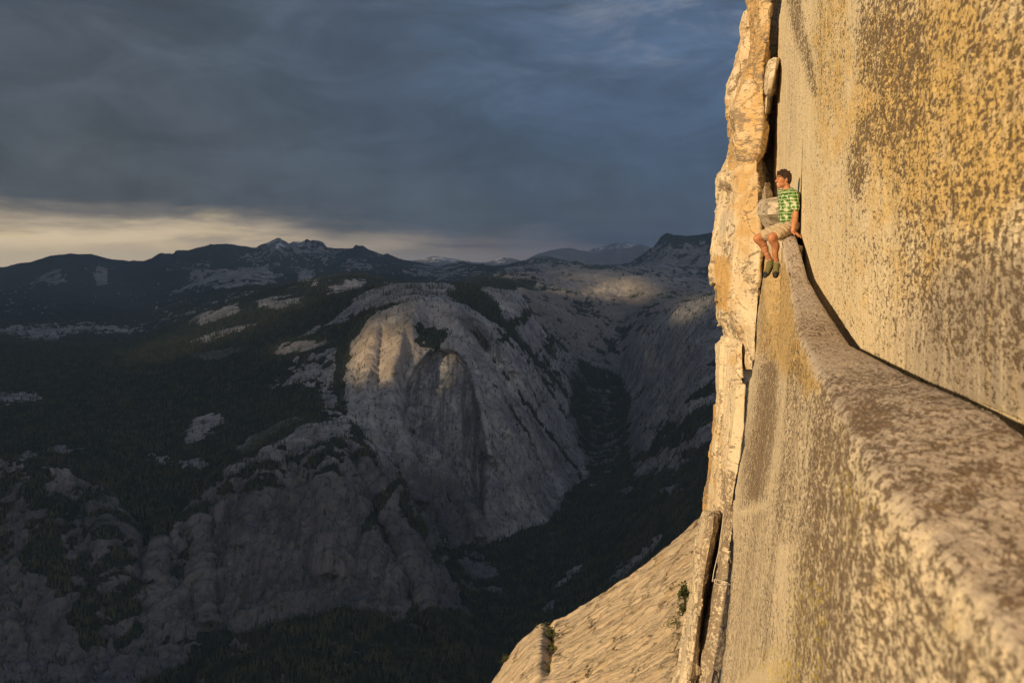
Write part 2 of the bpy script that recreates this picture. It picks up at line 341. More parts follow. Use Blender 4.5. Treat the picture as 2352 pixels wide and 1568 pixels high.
# hidden foot of the far ridges keeps its place; noise relief along the normals
N = normals(T); N *= np.sign(N[..., 2:3] + 1e-9)
D = T[..., 1]
X0, Y0 = proj(T)
forest = np.zeros_like(D)
F = lambda a: np.maximum(forest, a)
nz = fbm(T, 260, 5, 3, .6); nz2 = fbm(T, 90, 4, 11, .6); nzf = fbm(T, 900, 5, 5, .6)
jit = nz * 26; Xj, Yj = X0 + jit, Y0 + 14 * nz2
dsh = 2400 * ss(X0, 1040, 1180)
far = ss(D, 7300 + dsh, 8200 + dsh); mid = (1 - far)
# left forest slopes
fo = pm([(-600, 770), (300, 770), (420, 730), (560, 670), (700, 632), (800, 618), (880, 630), (920, 640), (860, 672), (820, 700), (815, 740), (800, 800), (800, 960), (700, 990), (640, 1020), (560, 1080), (430, 1190), (340, 1280), (240, 1120), (120, 1060), (-600, 1060)], Xj, Yj, 9)
forest = F(fo * mid)
for (cx, cy, rx, ry, an, am) in [
    (90, 765, 75, 18, 0, .9), (265, 752, 34, 15, 15, .8), (500, 722, 58, 12, 18, 1.0), (645, 698, 52, 14, 3, 1.0), (515, 767, 75, 8, 17, .9), (800, 655, 50, 15, 15, .65),
    (690, 797, 55, 11, 10, .9), (740, 845, 75, 45, 15, .6), (770, 920, 40, 60, 0, .5), (465, 985, 55, 22, 30, .75), (20, 915, 70, 16, 0, .8), (650, 880, 40, 12, 10, .4),
    (830, 700, 80, 7, 33, .9), (740, 752, 60, 7, 28, .7), (120, 1040, 90, 12, 5, .6), (420, 1060, 90, 12, -10, .5), (600, 1010, 60, 14, 25, .6), (860, 680, 55, 12, 24, .9), (700, 655, 60, 6, 15, .4)]:
    forest = forest * (1 - am * mid * em(Xj, Yj, cx, cy, rx, ry, an))
# dome tops and gullies
add = lambda m, a=1.0: F(m * a * mid)
forest = add(pm([(1060, 650), (1110, 662), (1130, 690), (1165, 730), (1200, 780), (1190, 790), (1140, 745), (1090, 712), (1040, 690), (1020, 676), (1040, 668)], Xj, Y0 + 8 * nz2, 6), .9)
forest = add(pm([(780, 748), (830, 715), (890, 700), (960, 688), (900, 706), (850, 730), (815, 780), (800, 830), (785, 960), (765, 900)], X0 + 10 * nz2, Y0 + 6 * nz2, 4), .95)
forest = add(em(Xj, Yj, 985, 775, 52, 34, -20, .5), .62)
forest = add(em(X0, Y0, 960, 672, 110, 10, 3, .6), .30)
forest = add(em(Xj, Yj, 1270, 800, 24, 70, -45, .4), .55)
forest = add(em(Xj, Yj, 1185, 745, 12, 60, -40, .4), .8)
forest = add(em(Xj, Yj, 1240, 910, 16, 110, -38, .4), .35)
forest = add(em(Xj, Yj, 1330, 930, 22, 48, 0, .4), .85)
# canyon floor
forest = add(pm([(1055, 1262), (1160, 1243), (1262, 1200), (1285, 1170), (1300, 1135), (1340, 1110), (1370, 1125), (1400, 1100), (1440, 1010), (1470, 1120), (1640, 1050), (2000, 900), (2000, 1700), (1000, 1700), (1060, 1450), (1040, 1380), (1000, 1300)], X0 + 12 * nz2, Y0 + 10 * nz, 8), 1.0)
forest = add(pm([(1330, 815), (1390, 842), (1425, 862), (1450, 920), (1440, 990), (1425, 960), (1400, 905), (1360, 890), (1325, 850)], X0 + 10 * nz2, Y0, 7), .85)
forest = add(pm([(700, 1440), (800, 1420), (900, 1435), (960, 1400), (1030, 1420), (1200, 1500), (1200, 1750), (-500, 1750), (-500, 1600), (200, 1580), (360, 1560), (480, 1480), (560, 1500), (620, 1450)], Xj, Yj, 12), .85)
forest = add(pm([(370, 1230), (420, 1180), (560, 1090), (640, 1030), (810, 1000), (860, 1060), (820, 1110), (700, 1120), (560, 1150), (480, 1210), (440, 1330), (400, 1340)], Xj, Yj, 12), .5)
forest = add(pm([(-400, 1050), (100, 1060), (250, 1150), (300, 1250), (330, 1500), (200, 1500), (100, 1330), (-400, 1350)], Xj, Yj, 14), .55)
forest = add(em(Xj, Yj, 610, 1475, 190, 22, 3, .4), .8)
forest = add(em(Xj, Yj, 860, 1170, 14, 90, -35, .4), .85)
forest = add(em(Xj, Yj, 1000, 1270, 26, 40, -30, .4), .5)
for (x0, y0, x1, y1, wd, am) in [(1115, 690, 1205, 800, 9, .9), (1205, 800, 1300, 905, 8, .8), (1085, 760, 1180, 895, 4, .7), (1180, 895, 1335, 1095, 5, .75), (1130, 880, 1235, 1040, 4, .55), (1140, 760, 1240, 860, 5, .6), (1240, 860, 1300, 960, 5, .7), (1230, 720, 1262, 800, 6, .5), (1000, 1090, 1080, 1240, 5, .5), (905, 1120, 985, 1300, 8, .8), (800, 985, 870, 1100, 7, .8)]:
    forest = add(np.exp(-(sdline(x0, y0, x1, y1) / (wd * (1 + .6 * nz2))) ** 2), am)
cvn = pm([(1312, 850), (1400, 900), (1440, 930), (1452, 1000), (1425, 1110), (1350, 1115), (1338, 1045), (1308, 950)], X0 + 10 * nz2, Y0 + 8 * nz, 10)
forest = add(cvn, .58)
# right hand slope: bands of forest running up to the right
rs = pm([(1470, 760), (1640, 680), (2000, 560), (2000, 1100), (1640, 1150), (1440, 1180), (1440, 1010), (1450, 950), (1420, 880)], X0, Y0, 6)
band = np.sin((Y0 + .48 * X0 + 14 * nz + 9 * nz2) / 11.5) * .5 + fbm(np.stack([X0 * .5, Y0 + .5 * X0, 0 * X0], -1), 60, 3, 77) * 1.6
forest = F(rs * mid * ss(band, .30, .70) * ss(Y0 + .5 * X0, 1530, 1800) * .9)
rs2 = pm([(1440, 1010), (1640, 930), (2000, 860), (2000, 1200), (1600, 1300), (1440, 1200)], X0, Y0, 20)
forest = F(rs2 * mid * ss(band, -.35, .15) * .9)
for (cx, cy, rx, ry, an, am) in [(1560, 1120, 60, 9, 22, 1), (1530, 1060, 40, 24, 35, .9), (1540, 965, 90, 6, 30, .8), (1440, 1130, 26, 6, 5, .9), (1300, 1340, 60, 9, 48, .9), (1270, 1400, 30, 8, 50, .9), (1470, 1290, 90, 16, 38, .75), (1400, 1370, 40, 12, 50, .8), (1210, 1480, 30, 10, 55, .7), (1100, 1330, 60, 60, 0, .75)]:
    forest = forest * (1 - am * em(Xj, Yj, cx, cy, rx, ry, an, .5) * ss(nz2, -.5, .1))
# middle wooded hills (7-10 km) and far ranges
hz = mid * ss(D, 6300, 6700) * (X0 > 880)
forest = forest * (1 - hz) + hz * (.22 + .9 * nz2 + .5 * nz)
forest = F(hz * em(X0, Y0, 1150, 650, 90, 16, 0, .5))
for (cx, cy, rx, ry) in [(1400, 668, 60, 26), (1470, 668, 60, 20), (1312, 674, 22, 8), (1350, 632, 60, 10)]: forest = forest * (1 - .8 * em(Xj, Yj, cx, cy, rx, ry, 0, .5) * mid)
ff = .93 + .5 * nzf
for (cx, cy, rx, ry, an, am) in [(545, 645, 95, 20, 3, 1), (455, 660, 60, 7, 14, .9), (232, 640, 15, 22, 0, 1), (108, 640, 46, 12, 22, .75), (130, 655, 26, 8, 25, .6), (95, 660, 70, 6, 30, .3), (700, 645, 20, 11, 20, .9), (460, 625, 30, 18, 30, .6),
    (410, 628, 40, 8, 10, .45), (620, 600, 70, 22, 0, .5), (740, 600, 70, 20, 20, .5), (640, 560, 60, 20, 0, .7), (720, 565, 60, 16, 0, .7), (840, 600, 60, 20, 20, .4), (1010, 630, 90, 14, 0, .5), (1260, 610, 70, 20, 0, .5), (1570, 600, 90, 40, 0, .7), (1500, 620, 90, 14, 0, .6), (1330, 640, 70, 14, 0, .6)]:
    ff = ff * (1 - am * em(X0 + 8 * nzf, Y0, cx, cy, rx, ry, an, .5) * ss(nz2 + nz, -.9, .1))
ff = np.where(D > 14500, .1, ff)
forest = forest * (1 - far) + ff * far
slope = N[..., 2]
forest = np.clip(forest, 0, 1)
# sparse belts break up into clumps
clump = fbm(T, 42, 3, 31, .6)
forest = np.where((forest > .04) & (forest < .97), ss(forest + clump * .75, .38, .62), forest)
snow = far * np.maximum.reduce([em(X0, Y0, 633, 556, 22, 7, 0, .4), em(X0, Y0, 690, 560, 24, 5, -5, .4), em(X0, Y0, 650, 566, 28, 5, 20, .4), em(X0, Y0, 1000, 597, 46, 6, 0, .6), em(X0, Y0, 1155, 599, 18, 6, 0, .5), em(X0, Y0, 1385, 573, 40, 5, 12, .5), em(X0, Y0, 1440, 565, 20, 5, 0, .5)])
snow = snow * ss(fbm(T, 160, 4, 8, .7), .0, .22)
# relief
dome_smooth = np.maximum(em(X0, Y0, 970, 740, 200, 90, 0, .6), em(X0, Y0, 1170, 690, 60, 40, 0, .5)) * near
amp = 1 - .8 * dome_smooth
amp = amp * (1 - .55 * fo * mid)
rough_zone = near * np.maximum(ss(Y0, 900, 1050) * (1 - ss(X0, 1060, 1200)), .35) + (1 - near) * .8
d1 = fbm(T, 420, 3, 21, .55, 2.0) * 40 * amp * rough_zone
crag = near * ss(Y0, 1000, 1120) * (1 - ss(X0, 1000, 1120))
d2 = fbm(T, 120, 4, 22, .62, 6.5, True) * (17 + 10 * crag) * amp * rough_zone
d3 = fbm(T, 34, 3, 23, .6, 6.0, True) * (7.0 + 4 * crag) * (near + .4) * (.35 + .65 * amp)
d4 = fbm(T, 1100, 5, 24, .58, 1.0, True) * 85 * ss(D, 6600, 9000) * (1 - ss(D, 11500, 13000) * .8)
d5 = fbm(T, 300, 4, 29, .6) * 16 * ss(D, 11500, 13000)
T = T + N * (d1 + d2 + d3)[..., None]
T[..., 2] += d4 + d5
streak = np.clip(alc + .8 * em(X0, Y0, 1095, 770, 60, 26, -48, .4) + .8 * em(X0, Y0, 1130, 800, 50, 14, -48, .4) + .75 * pm([(480, 1170), (600, 1120), (860, 1150), (960, 1330), (900, 1430), (500, 1430)], X0, Y0, 20), 0, 1) * near
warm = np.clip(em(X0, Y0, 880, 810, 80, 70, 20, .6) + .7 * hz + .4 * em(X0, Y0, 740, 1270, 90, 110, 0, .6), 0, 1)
shade_dark = near * np.clip(ss(Y0, 980, 1200) * (1 - ss(X0 - .35 * (Y0 - 1000), 960, 1120)) + .8 * ss(Y0, 1380, 1500) + .25 * ss(Y0, 850, 1150) + .35 * pm([(1480, 1100), (1700, 1000), (1700, 1500), (1200, 1500)], X0, Y0, 60), 0, 1)  # deep valley shade and edge darkening painted into the lower rock's colour
shade_dark = np.maximum(shade_dark, .55 * mid * ss(D, 5900, 6300) * (X0 > 1200) * ss(Y0, 655, 700)); shade_dark = np.maximum(shade_dark, .8 * em(X0, Y0, 1420, 1040, 60, 110, 0, .5) * mid); shade_dark = np.maximum(shade_dark, .85 * cvn * mid); shade_dark = np.maximum(shade_dark, .9 * em(X0, Y0, 1095, 760, 60, 20, -50, .5) * mid)  # darker canyon rock and a dark wall streak join the same mask
meadow = np.maximum.reduce([em(Xj, Yj, 500, 812, 60, 8, 10, .5), em(Xj, Yj, 640, 985, 60, 16, 25, .5), em(Xj, Yj, 600, 1020, 50, 14, 40, .5)]) * mid
forest = forest * (1 - .9 * meadow)

mt, nt = material('mountain_rock_and_forest')
ob = nt.n('ShaderNodeTexCoord').outputs['Object']
fa = nt.attr('forest'); stk = nt.attr('streak'); wm = nt.attr('warm'); sn = nt.attr('snow'); mdw = nt.attr('meadow')
n1 = nt.noise(ob, .004, 8, .68, .4); n2 = nt.noise(nt.mapv(ob, (1, 1, .28)), .022, 7, .7, .6); n3 = nt.noise(ob, .09, 5, .7)
rk = nt.mix(nt.sm(n1, .34, .66), c4(.19, .19, .195), c4(.40, .385, .37))
rk = nt.mix(nt.sm(n2, .42, .62), rk, c4(.11, .11, .12), 'MIX') if False else nt.mix(nt.sm(n2, .50, .66, 0, .75), rk, c4(.085, .085, .095))
rk = nt.mix(nt.sm(n2, .46, .33, 0, .7), rk, c4(.50, .46, .41))
cr = nt.n('ShaderNodeTexVoronoi', feature='DISTANCE_TO_EDGE', i_Vector=nt.vm('ADD', nt.mapv(ob, (1, 1, .35)), nt.vm('MULTIPLY', nt.n('ShaderNodeCombineXYZ', i_0=n3, i_1=n2, i_2=n3).outputs[0], (60, 60, 60)))); cr.inputs['Scale'].default_value = .012
rk = nt.mix(nt.sm(cr.outputs[0], .05, .0, 0, .55), rk, c4(.05, .05, .055))
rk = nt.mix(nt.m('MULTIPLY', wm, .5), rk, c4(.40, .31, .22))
sk = nt.noise(nt.mapv(ob, (1, .12, .06)), .045, 6, .72, .15)
rk = nt.mix(nt.m('MULTIPLY', stk, nt.sm(sk, .46, .60, 0, .75)), rk, c4(.07, .07, .076))
rk = nt.mix(nt.m('MULTIPLY', nt.attr('shade_and_dark_rock'), .66), rk, c4(.034, .036, .042))  # painted valley shade and dark rock tone laid over the rock colour
sp = nt.sm(nt.noise(ob, .055, 4, .75), .58, .64)
rk = nt.mix(nt.m('MULTIPLY', sp, .75), rk, c4(.03, .035, .025))
fg = nt.mix(nt.sm(n3, .35, .65), c4(.008, .013, .012), c4(.030, .038, .026))
fg = nt.mix(nt.sm(n1, .45, .7), fg, c4(.036, .036, .022))
haze_tint = nt.sm(nt.n('ShaderNodeSeparateXYZ', i_0=ob).outputs[1], 7500, 11500)
rk = nt.mix(nt.m('MULTIPLY', haze_tint, .55), rk, c4(.19, .185, .19)); fg = nt.mix(nt.m('MULTIPLY', haze_tint, .8), fg, c4(.048, .060, .062))  # distance haze painted into the far rock and forest colours
thr = nt.sm(nt.m('ADD', fa, nt.m('MULTIPLY', nt.m('SUBTRACT', nt.noise(ob, .05, 6, .85), .5), 2.2)), .40, .58)
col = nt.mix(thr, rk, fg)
col = nt.mix(nt.m('MULTIPLY', mdw, .8), col, c4(.055, .065, .022))
col = nt.mix(sn, col, c4(.8, .8, .82))
finish(nt, col, .95, nt.m('ADD', nt.m('MULTIPLY', n2, 1.0), nt.m('MULTIPLY', n3, .35)), 14.0, .9, .1)
ground = grid_mesh('mountain_terrain', T, mt, {'forest': forest, 'streak': streak, 'warm': warm, 'snow': snow, 'meadow': meadow, 'shade_and_dark_rock': shade_dark}, kind='structure', label='forested valley floor, granite domes and distant mountain ranges', flip=False)
XT, YT = proj(T)

# ------------------------------------------------------------------ far-off forest: thousands of small conifers, one mass
needle, nt = material('conifer_needles')
ob = nt.n('ShaderNodeTexCoord').outputs['Object']
tn = nt.noise(ob, .02, 3, .6); tf = nt.noise(ob, .5, 2, .6)
cc = nt.mix(nt.sm(tn, .38, .62), c4(.024, .042, .032), c4(.085, .092, .046))
cc = nt.mix(nt.sm(tf, .4, .7, 0, .6), cc, c4(.055, .060, .030))
finish(nt, cc, .95, spec=.05)
bark, nt = material('conifer_bark'); finish(nt, nt.mix(nt.noise(nt.n('ShaderNodeTexCoord').outputs['Object'], 3), c4(.05, .035, .025), c4(.10, .075, .055)), .95)
rng = np.random.default_rng(5)
vis = (XT > -260) & (XT < 1760) & (YT > 560) & (YT < 1780) & (T[..., 1] < 8300) & (T[..., 1] > 1500)
A = np.linalg.norm(np.cross(np.gradient(T, axis=1), np.gradient(T, axis=0)), axis=-1)
wgt = A / T[..., 1] ** 1.6 * np.clip(np.clip(forest, 0, 1) ** 1.3 + .05 * (slope > .45) + .10 * (fbm(T, 70, 3, 90) > .25) * (slope > .40), 0, 1) * vis
cdf = np.cumsum(wgt.reshape(-1)); cdf /= cdf[-1]
NTREE = 115000
pick = np.searchsorted(cdf, rng.random(NTREE))
pr, pc = pick // T.shape[1], pick % T.shape[1]
pc2 = np.clip(pc + 1, 0, T.shape[1] - 1); pr2 = np.clip(pr + 1, 0, T.shape[0] - 1)
ta, tb = rng.random(NTREE)[:, None], rng.random(NTREE)[:, None]
base = T[pr, pc] + (T[pr, pc2] - T[pr, pc]) * ta + (T[pr2, pc] - T[pr, pc]) * tb
def tree_block(base, h, ns=5):
    n = len(base); v = []
    ang = rng.random(n) * 6.28
    lev = [(0.02, .19), (.45, .10), (.42, .155), (.78, .045), (.74, .085), (1.0, .0)]
    out = []
    for zf, rf in lev:
        if rf == 0:
            out.append((base + np.stack([0 * h, 0 * h, h], -1))[:, None]); continue
        a = ang[:, None] + np.arange(ns)[None] * 6.283 / ns + (zf * 7)
        rr = rf * h[:, None] * (1 + .5 * (rng.random((n, ns)) - .5))
        z = zf * h[:, None] + .05 * h[:, None] * (rng.random((n, ns)) - .5)
        out.append(np.stack([base[:, 0:1] + rr * np.cos(a), base[:, 1:2] + rr * np.sin(a), base[:, 2:3] + z], -1))
    V = np.concatenate(out, 1); nv = V.shape[1]
    f = []
    for a, b in ((0, 1), (2, 3)):
        for i in range(ns):
            j = (i + 1) % ns
            f += [(a * ns + i, a * ns + j, b * ns + j), (a * ns + i, b * ns + j, b * ns + i)]
    for i in range(ns): f.append((4 * ns + i, 4 * ns + (i + 1) % ns, 5 * ns))
    f = np.array(f)
    Fc = (f[None] + (np.arange(n) * nv)[:, None, None]).reshape(-1, 3)
    return V.reshape(-1, 3), Fc
hh = (10 + 12 * rng.random(NTREE) ** 1.5) * (.85 + .25 * (base[:, 1] > 4500))
V, Fc = tree_block(base - np.array([0, 0, 1.0]), hh, 4)
tri_mesh('far_forest', V, Fc, needle, smooth=False, kind='stuff', label='dark mass of conifer forest covering slopes and canyon floor')

# single conifers standing on the bare dome tops
def conifer_mesh(seed, h=1.0):
    r_ = random.Random(seed); bm = bmesh.new()
    n = 9
    for k in range(n):
        zf = .06 + .86 * k / n; rr = (.20 * (1 - k / n) + .02) * (1 + .3 * (r_.random() - .5)); ns = 9
        top = bm.verts.new((r_.uniform(-.01, .01), r_.uniform(-.01, .01), zf + .17)); ring = []
        a0 = r_.random() * 6
        for i in range(ns):
            q = rr * (1 if i % 2 else .55) * (1 + .5 * (r_.random() - .5))
            ring.append(bm.verts.new((q * math.cos(a0 + i * 6.283 / ns), q * math.sin(a0 + i * 6.283 / ns), zf - .03 * r_.random())))
        for i in range(ns): bm.faces.new((ring[i], ring[(i + 1) % ns], top))
    me = bpy.data.meshes.new('crown'); bm.to_mesh(me); bm.free(); me.materials.append(needle); return me
def trunk_mesh():
    bm = bmesh.new(); bmesh.ops.create_cone(bm, cap_ends=True, segments=6, radius1=.022, radius2=.006, depth=.8, matrix=__import__('mathutils').Matrix.Translation((0, 0, .36)))
    me = bpy.data.meshes.new('trunk'); bm.to_mesh(me); bm.free(); me.materials.append(bark); return me
crowns = [conifer_mesh(s_) for s_ in range(4)]; tm = trunk_mesh()
cand = (((np.abs(XT - 985) < 150) & (YT > 650) & (YT < 715)) | ((XT > 1120) & (XT < 1215) & (YT > 660) & (YT < 700)) | ((XT > 1190) & (XT < 1330) & (YT > 760) & (YT < 900))) & (T[..., 1] < 5200) & (T[..., 1] > 3500) & (forest < .3)
ci = np.flatnonzero(cand.reshape(-1)); Tf = T.reshape(-1, 3)
for k in range(110):
    p = Tf[ci[int(rng.integers(len(ci)))]]
    e = bpy.data.objects.new('conifer_tree', None); C.objects.link(e); e.location = p - np.array([0, 0, .8]); s_ = 9 + 8 * rng.random(); e.scale = (s_, s_, s_); e.rotation_euler = (0, 0, rng.random() * 6)
    e['label'] = 'small dark conifer standing alone on the bare granite dome top'; e['category'] = 'tree'; e['group'] = 'lone conifers scattered over the dome tops'
    link('crown', crowns[k % 4], parent=e); link('trunk', tm, parent=e)

# ------------------------------------------------------------------ unseen cloud bank added on the sun side, shaped to shade the valley
s_ = np.array(to_sun); uh = np.array([-math.cos(SUN_AZ), math.sin(SUN_AZ), 0.0]); vh = np.cross(s_, uh); vh = vh if vh[2] > 0 else -vh
want = np.zeros_like(XT)  # sunlit spots wanted on the terrain; they become holes in the bank
for (cx, cy, rx, ry, an, am) in [
    (872, 815, 64, 50, 15, .85), (870, 770, 60, 40, 20, .30), (680, 793, 50, 13, 8, .35), (400, 800, 90, 22, 12, .35), (560, 740, 160, 30, 17, .22), (760, 650, 90, 16, 12, .32), (640, 700, 60, 16, 3, .22), (500, 725, 60, 14, 15, .22),
    (1395, 668, 26, 20, 0, .95), (1450, 665, 50, 18, -15, .75), (1313, 672, 15, 5, 0, .8), (1350, 635, 50, 12, 0, .20), (1600, 700, 45, 16, 25, .55), (1130, 640, 60, 10, 0, .25), (1250, 660, 40, 8, 0, .15),
    (995, 594, 60, 8, 0, .6), (1150, 598, 40, 8, 0, .3), (950, 670, 110, 18, 0, .10), (1150, 670, 60, 14, 0, .10), (950, 720, 100, 40, 0, .08), (1290, 740, 100, 60, 0, .0)]:
    want = np.maximum(want, am * em(XT, YT, cx, cy, rx, ry, an, .45))
want *= (XT > -50) & (XT < 1700)
cell = 55.0; u0, u1, v0, v1 = 350.0, 34000.0, -1700.0, 9500.0
nu, nv_ = int((u1 - u0) / cell), int((v1 - v0) / cell)
ul, vl = T @ uh, T @ vh
iu = np.clip(((ul - u0) / cell).astype(int), 0, nu - 1); iv = np.clip(((vl - v0) / cell).astype(int), 0, nv_ - 1)
facing = (XT > -50) & (XT < 1700) & (YT < 1700)
num = np.zeros((nv_, nu)); den = np.zeros((nv_, nu))
np.maximum.at(num, (iv[facing], iu[facing]), want[facing]); np.maximum.at(den, (iv[facing], iu[facing]), 1)
def nbl(a, n):
    return sum(np.roll(np.roll(a, i, 0), j, 1) for i in range(-n, n + 1) for j in range(-n, n + 1))
n1_, d1_, n4_, d4_ = nbl(num, 1), nbl(den, 1), nbl(num, 4), nbl(den, 4)
litm = np.where(den > 0, num / np.maximum(den, 1), np.where(d1_ > 0, n1_ / np.maximum(d1_, 1), n4_ / np.maximum(d4_, 1)))
lit2 = litm
uu = u0 + (np.arange(nu) + .5) * cell; vv = v0 + (np.arange(nv_) + .5) * cell
UU, VV = np.meshgrid(uu, vv)
B = s_[None, None] * 5600 + UU[..., None] * uh + VV[..., None] * vh
dens = 1 - lit2
dens *= ss(UU + 60 * fbm(B, 300, 3, 41), 430, 560)
lump = fbm(B, 2600, 5, 42, .55)
dens = np.sqrt(np.clip(1 - (1 - dens), 0, 1)) if False else dens
cm_, nt = material('shade_cloud')
dd = nt.attr('shade_cover')
tr = nt.n('ShaderNodeBsdfTransparent'); df = nt.n('ShaderNodeBsdfDiffuse'); df.inputs[0].default_value = c4(.75, .74, .76)
mx = nt.n('ShaderNodeMixShader', i_0=dd, i_1=tr.outputs[0], i_2=df.outputs[0]); nt.n('ShaderNodeOutputMaterial', i_0=mx.outputs[0])
Bf = B - s_ * (260 + 300 * lump)[..., None]; Bb = B + s_ * (420 + 500 * lump)[..., None]
one = np.sqrt(np.clip(1 - lit2, 0, 1))   # both faces together let through the wanted share of the sun
dens2 = 1 - np.sqrt(np.clip(1 - dens, 0, 1))
full2 = np.where(dens > .999, 1.0, dens2)
Pc = np.concatenate([Bf, Bb[::-1]], 0); dc = np.concatenate([full2, full2[::-1]], 0)
Pc = np.concatenate([Pc, Pc[:1]], 0); dc = np.concatenate([dc, dc[:1]], 0)
grid_mesh('shade_cloud_bank', Pc[:, ::1], cm_, {'shade_cover': dc}, kind='structure', label='unseen cloud bank added to shade the valley, holed for sunlit spots')

# ------------------------------------------------------------------ near cliff: materials
def granite(name, cream=(.80, .67, .45), gold=(.75, .53, .22), darkc=(.095, .070, .048), greyc=(.40, .34, .27), stretch=1.0, scale=28., edge=.05, bump=.012, xs=.48):
    m, nt = material(name)
    uv = nt.attr('suv', 1)
    dk, gd, yl, gy = nt.attr('varnish'), nt.attr('gold'), nt.attr('lichen'), nt.attr('grey')
    v = nt.mapv(uv, (xs, stretch, 1))
    wob = nt.noise(v, 6, 3, .5)
    A = nt.noise(v, scale, 7, .74, .0); A9 = nt.noise(nt.mapv(v, (1, .8, 1), (0, 0, 0), (2, 8, 0)), scale * .33, 6, .66, .2)
    Bn = nt.noise(nt.mapv(v, (1, .7, 1), (0, 0, 0), (3, 1, 0)), scale * .16, 5, .62, .5)
    Cn = nt.noise(nt.mapv(uv, (1, .8, 1)), 95, 3, .6)
    Dn = nt.noise(nt.mapv(uv, (1, .09, 1), (0, 0, 0), (5, 2, 0)), 9, 5, .65, .1)
    tot = nt.m('ADD', nt.m('ADD', nt.m('MULTIPLY', A, .64), nt.m('MULTIPLY', A9, .26)), nt.m('MULTIPLY', Dn, .10))
    thr = nt.m('SUBTRACT', .598, nt.m('MULTIPLY', dk, .158))
    msk = nt.sm(nt.m('SUBTRACT', tot, thr), -.012, .022)
    base = nt.mix(nt.sm(nt.m('ADD', gd, nt.m('MULTIPLY', nt.m('SUBTRACT', Bn, .5), 1.4)), .25, .8), c4(*cream), c4(*gold))
    base = nt.mix(nt.sm(nt.m('ADD', gy, nt.m('MULTIPLY', nt.m('SUBTRACT', Dn, .5), 1.2)), .3, .9), base, c4(*greyc))
    base = nt.mix(nt.sm(Dn, .55, .68, 0, .35), base, c4(*gold))
    base = nt.mix(nt.sm(Cn, .36, .28, 0, .45), base, c4(.16, .12, .08))
    base = nt.mix(nt.sm(Cn, .60, .70, 0, .45), base, c4(.74, .66, .52))
    dcol = nt.mix(nt.sm(Cn, .4, .65), c4(*darkc), c4(darkc[0] * 2.3, darkc[1] * 2.2, darkc[2] * 2.1))
    dcol = nt.mix(nt.sm(A9, .44, .62, .75, 0), dcol, c4(darkc[0] * 1.9, darkc[1] * 1.75, darkc[2] * 1.5))
    En = nt.noise(nt.mapv(uv, (xs, .9, 1), (0, 0, 0), (31, 7, 0)), scale * 2.2, 3, .6, .1)
    spk = nt.sm(nt.m('ADD', En, nt.m('MULTIPLY', dk, .10)), .625, .655)
    base = nt.mix(nt.m('MULTIPLY', spk, .8), base, dcol)
    pal = nt.sm(nt.noise(nt.mapv(uv, (xs, .7, 1), (0, 0, 0), (3, 17, 0)), scale * 1.3, 5, .7, .2), .60, .66)
    col = nt.mix(nt.m('MULTIPLY', msk, .93), base, dcol)
    col = nt.mix(nt.m('MULTIPLY', pal, .55), col, c4(cream[0] * 1.05, cream[1] * 1.05, cream[2] * 1.1))
    Yn = nt.noise(nt.mapv(v, (1, 1, 1), (0, 0, 0), (9, 4, 0)), scale * .7, 5, .7, .3)
    col = nt.mix(nt.sm(nt.m('ADD', Yn, nt.m('MULTIPLY', yl, .24)), .70, .76, 0, .85), col, c4(.62, .47, .05))
    A2 = nt.noise(v, scale * .8, 4, .58, .2)
    h = nt.m('ADD', nt.m('MULTIPLY', msk, -.16), nt.m('ADD', nt.m('MULTIPLY', Cn, .16), nt.m('MULTIPLY', A2, 1.3)))
    finish(nt, col, .88, h, bump, 1.0, .2)
    return m
wall_mat = granite('wall_granite')
ledge_mat = granite('ledge_granite', (.74, .62, .44), (.66, .46, .20), (.115, .085, .06), (.51, .43, .355), 1.0, 36., .06, .014)
flake_mat = granite('flake_granite', (.64, .53, .37), (.52, .33, .13), (.15, .12, .09), (.52, .45, .35), .9, 15., .07, .016, .9)

# ------------------------------------------------------------------ upper wall
GY = [-3, 1.8, 3.85, 5.5, 8, 9.5, 10.6, 11.7, 12.7, 13.5, 13.9, 15, 17, 20, 26]
GZ = [-.72, -.68, -.54, -.58, -.60, -.42, -.27, -.10, .22, .44, .50, .56, .66, .78, 1.0]
zc = lambda y: np.interp(y, GY, GZ)
wallx = lambda y: 1.21 + .2 * y
def edge_table(pts, c, kz):
    X, Y = np.array(pts, float).T; tx, tz = ray(X, Y)
    D = c / (tx - .2 - kz * tz); return D * tz, D
ez, eD = edge_table([(1794, -300), (1794, 0), (1790, 45), (1786, 88), (1784, 141), (1774, 185), (1769, 220), (1765, 250), (1761, 278), (1756, 320), (1750, 357), (1747, 400), (1745, 460), (1745, 500)], 1.21, 0)
o_ = np.argsort(ez); yedge = lambda z: np.interp(z, ez[o_], eD[o_])
q = np.concatenate([np.linspace(-3, 3, 50, endpoint=False), 1 / np.linspace(1 / 3.0, 1 / 14.4, 420, endpoint=False)])
nq = len(q); ntail = 70
wr = np.concatenate([np.linspace(0, 1, 600), 1 + np.linspace(.03, 1, 36) ** 1.5 * 3])
rows = []
q2 = np.concatenate([q, np.full(ntail, np.nan)])
YY = np.tile(q2, (len(wr), 1)); ZZ = np.zeros_like(YY)
tail = np.linspace(0, 1, ntail + 1)[1:]
for it in range(3):
    Yf = np.where(np.isnan(YY), 14.4, YY)
    lo = zc(Yf) - .95; hi = .30 * np.abs(Yf) + .9
    ZZ = lo + wr[:, None] * (hi - lo)
    ye = yedge(ZZ[:, -1])
    inv = 1 / 14.4 + (1 / ye[:, None] - 1 / 14.4) * tail[None]
    YY[:, nq:] = 1 / inv
lo = zc(YY) - .95; hi = .30 * np.abs(YY) + .9; ZZ = lo + wr[:, None] * (hi - lo)
W = np.stack([wallx(YY), YY, ZZ], -1)
XW, YW = proj(W)
front_ = YY > .6
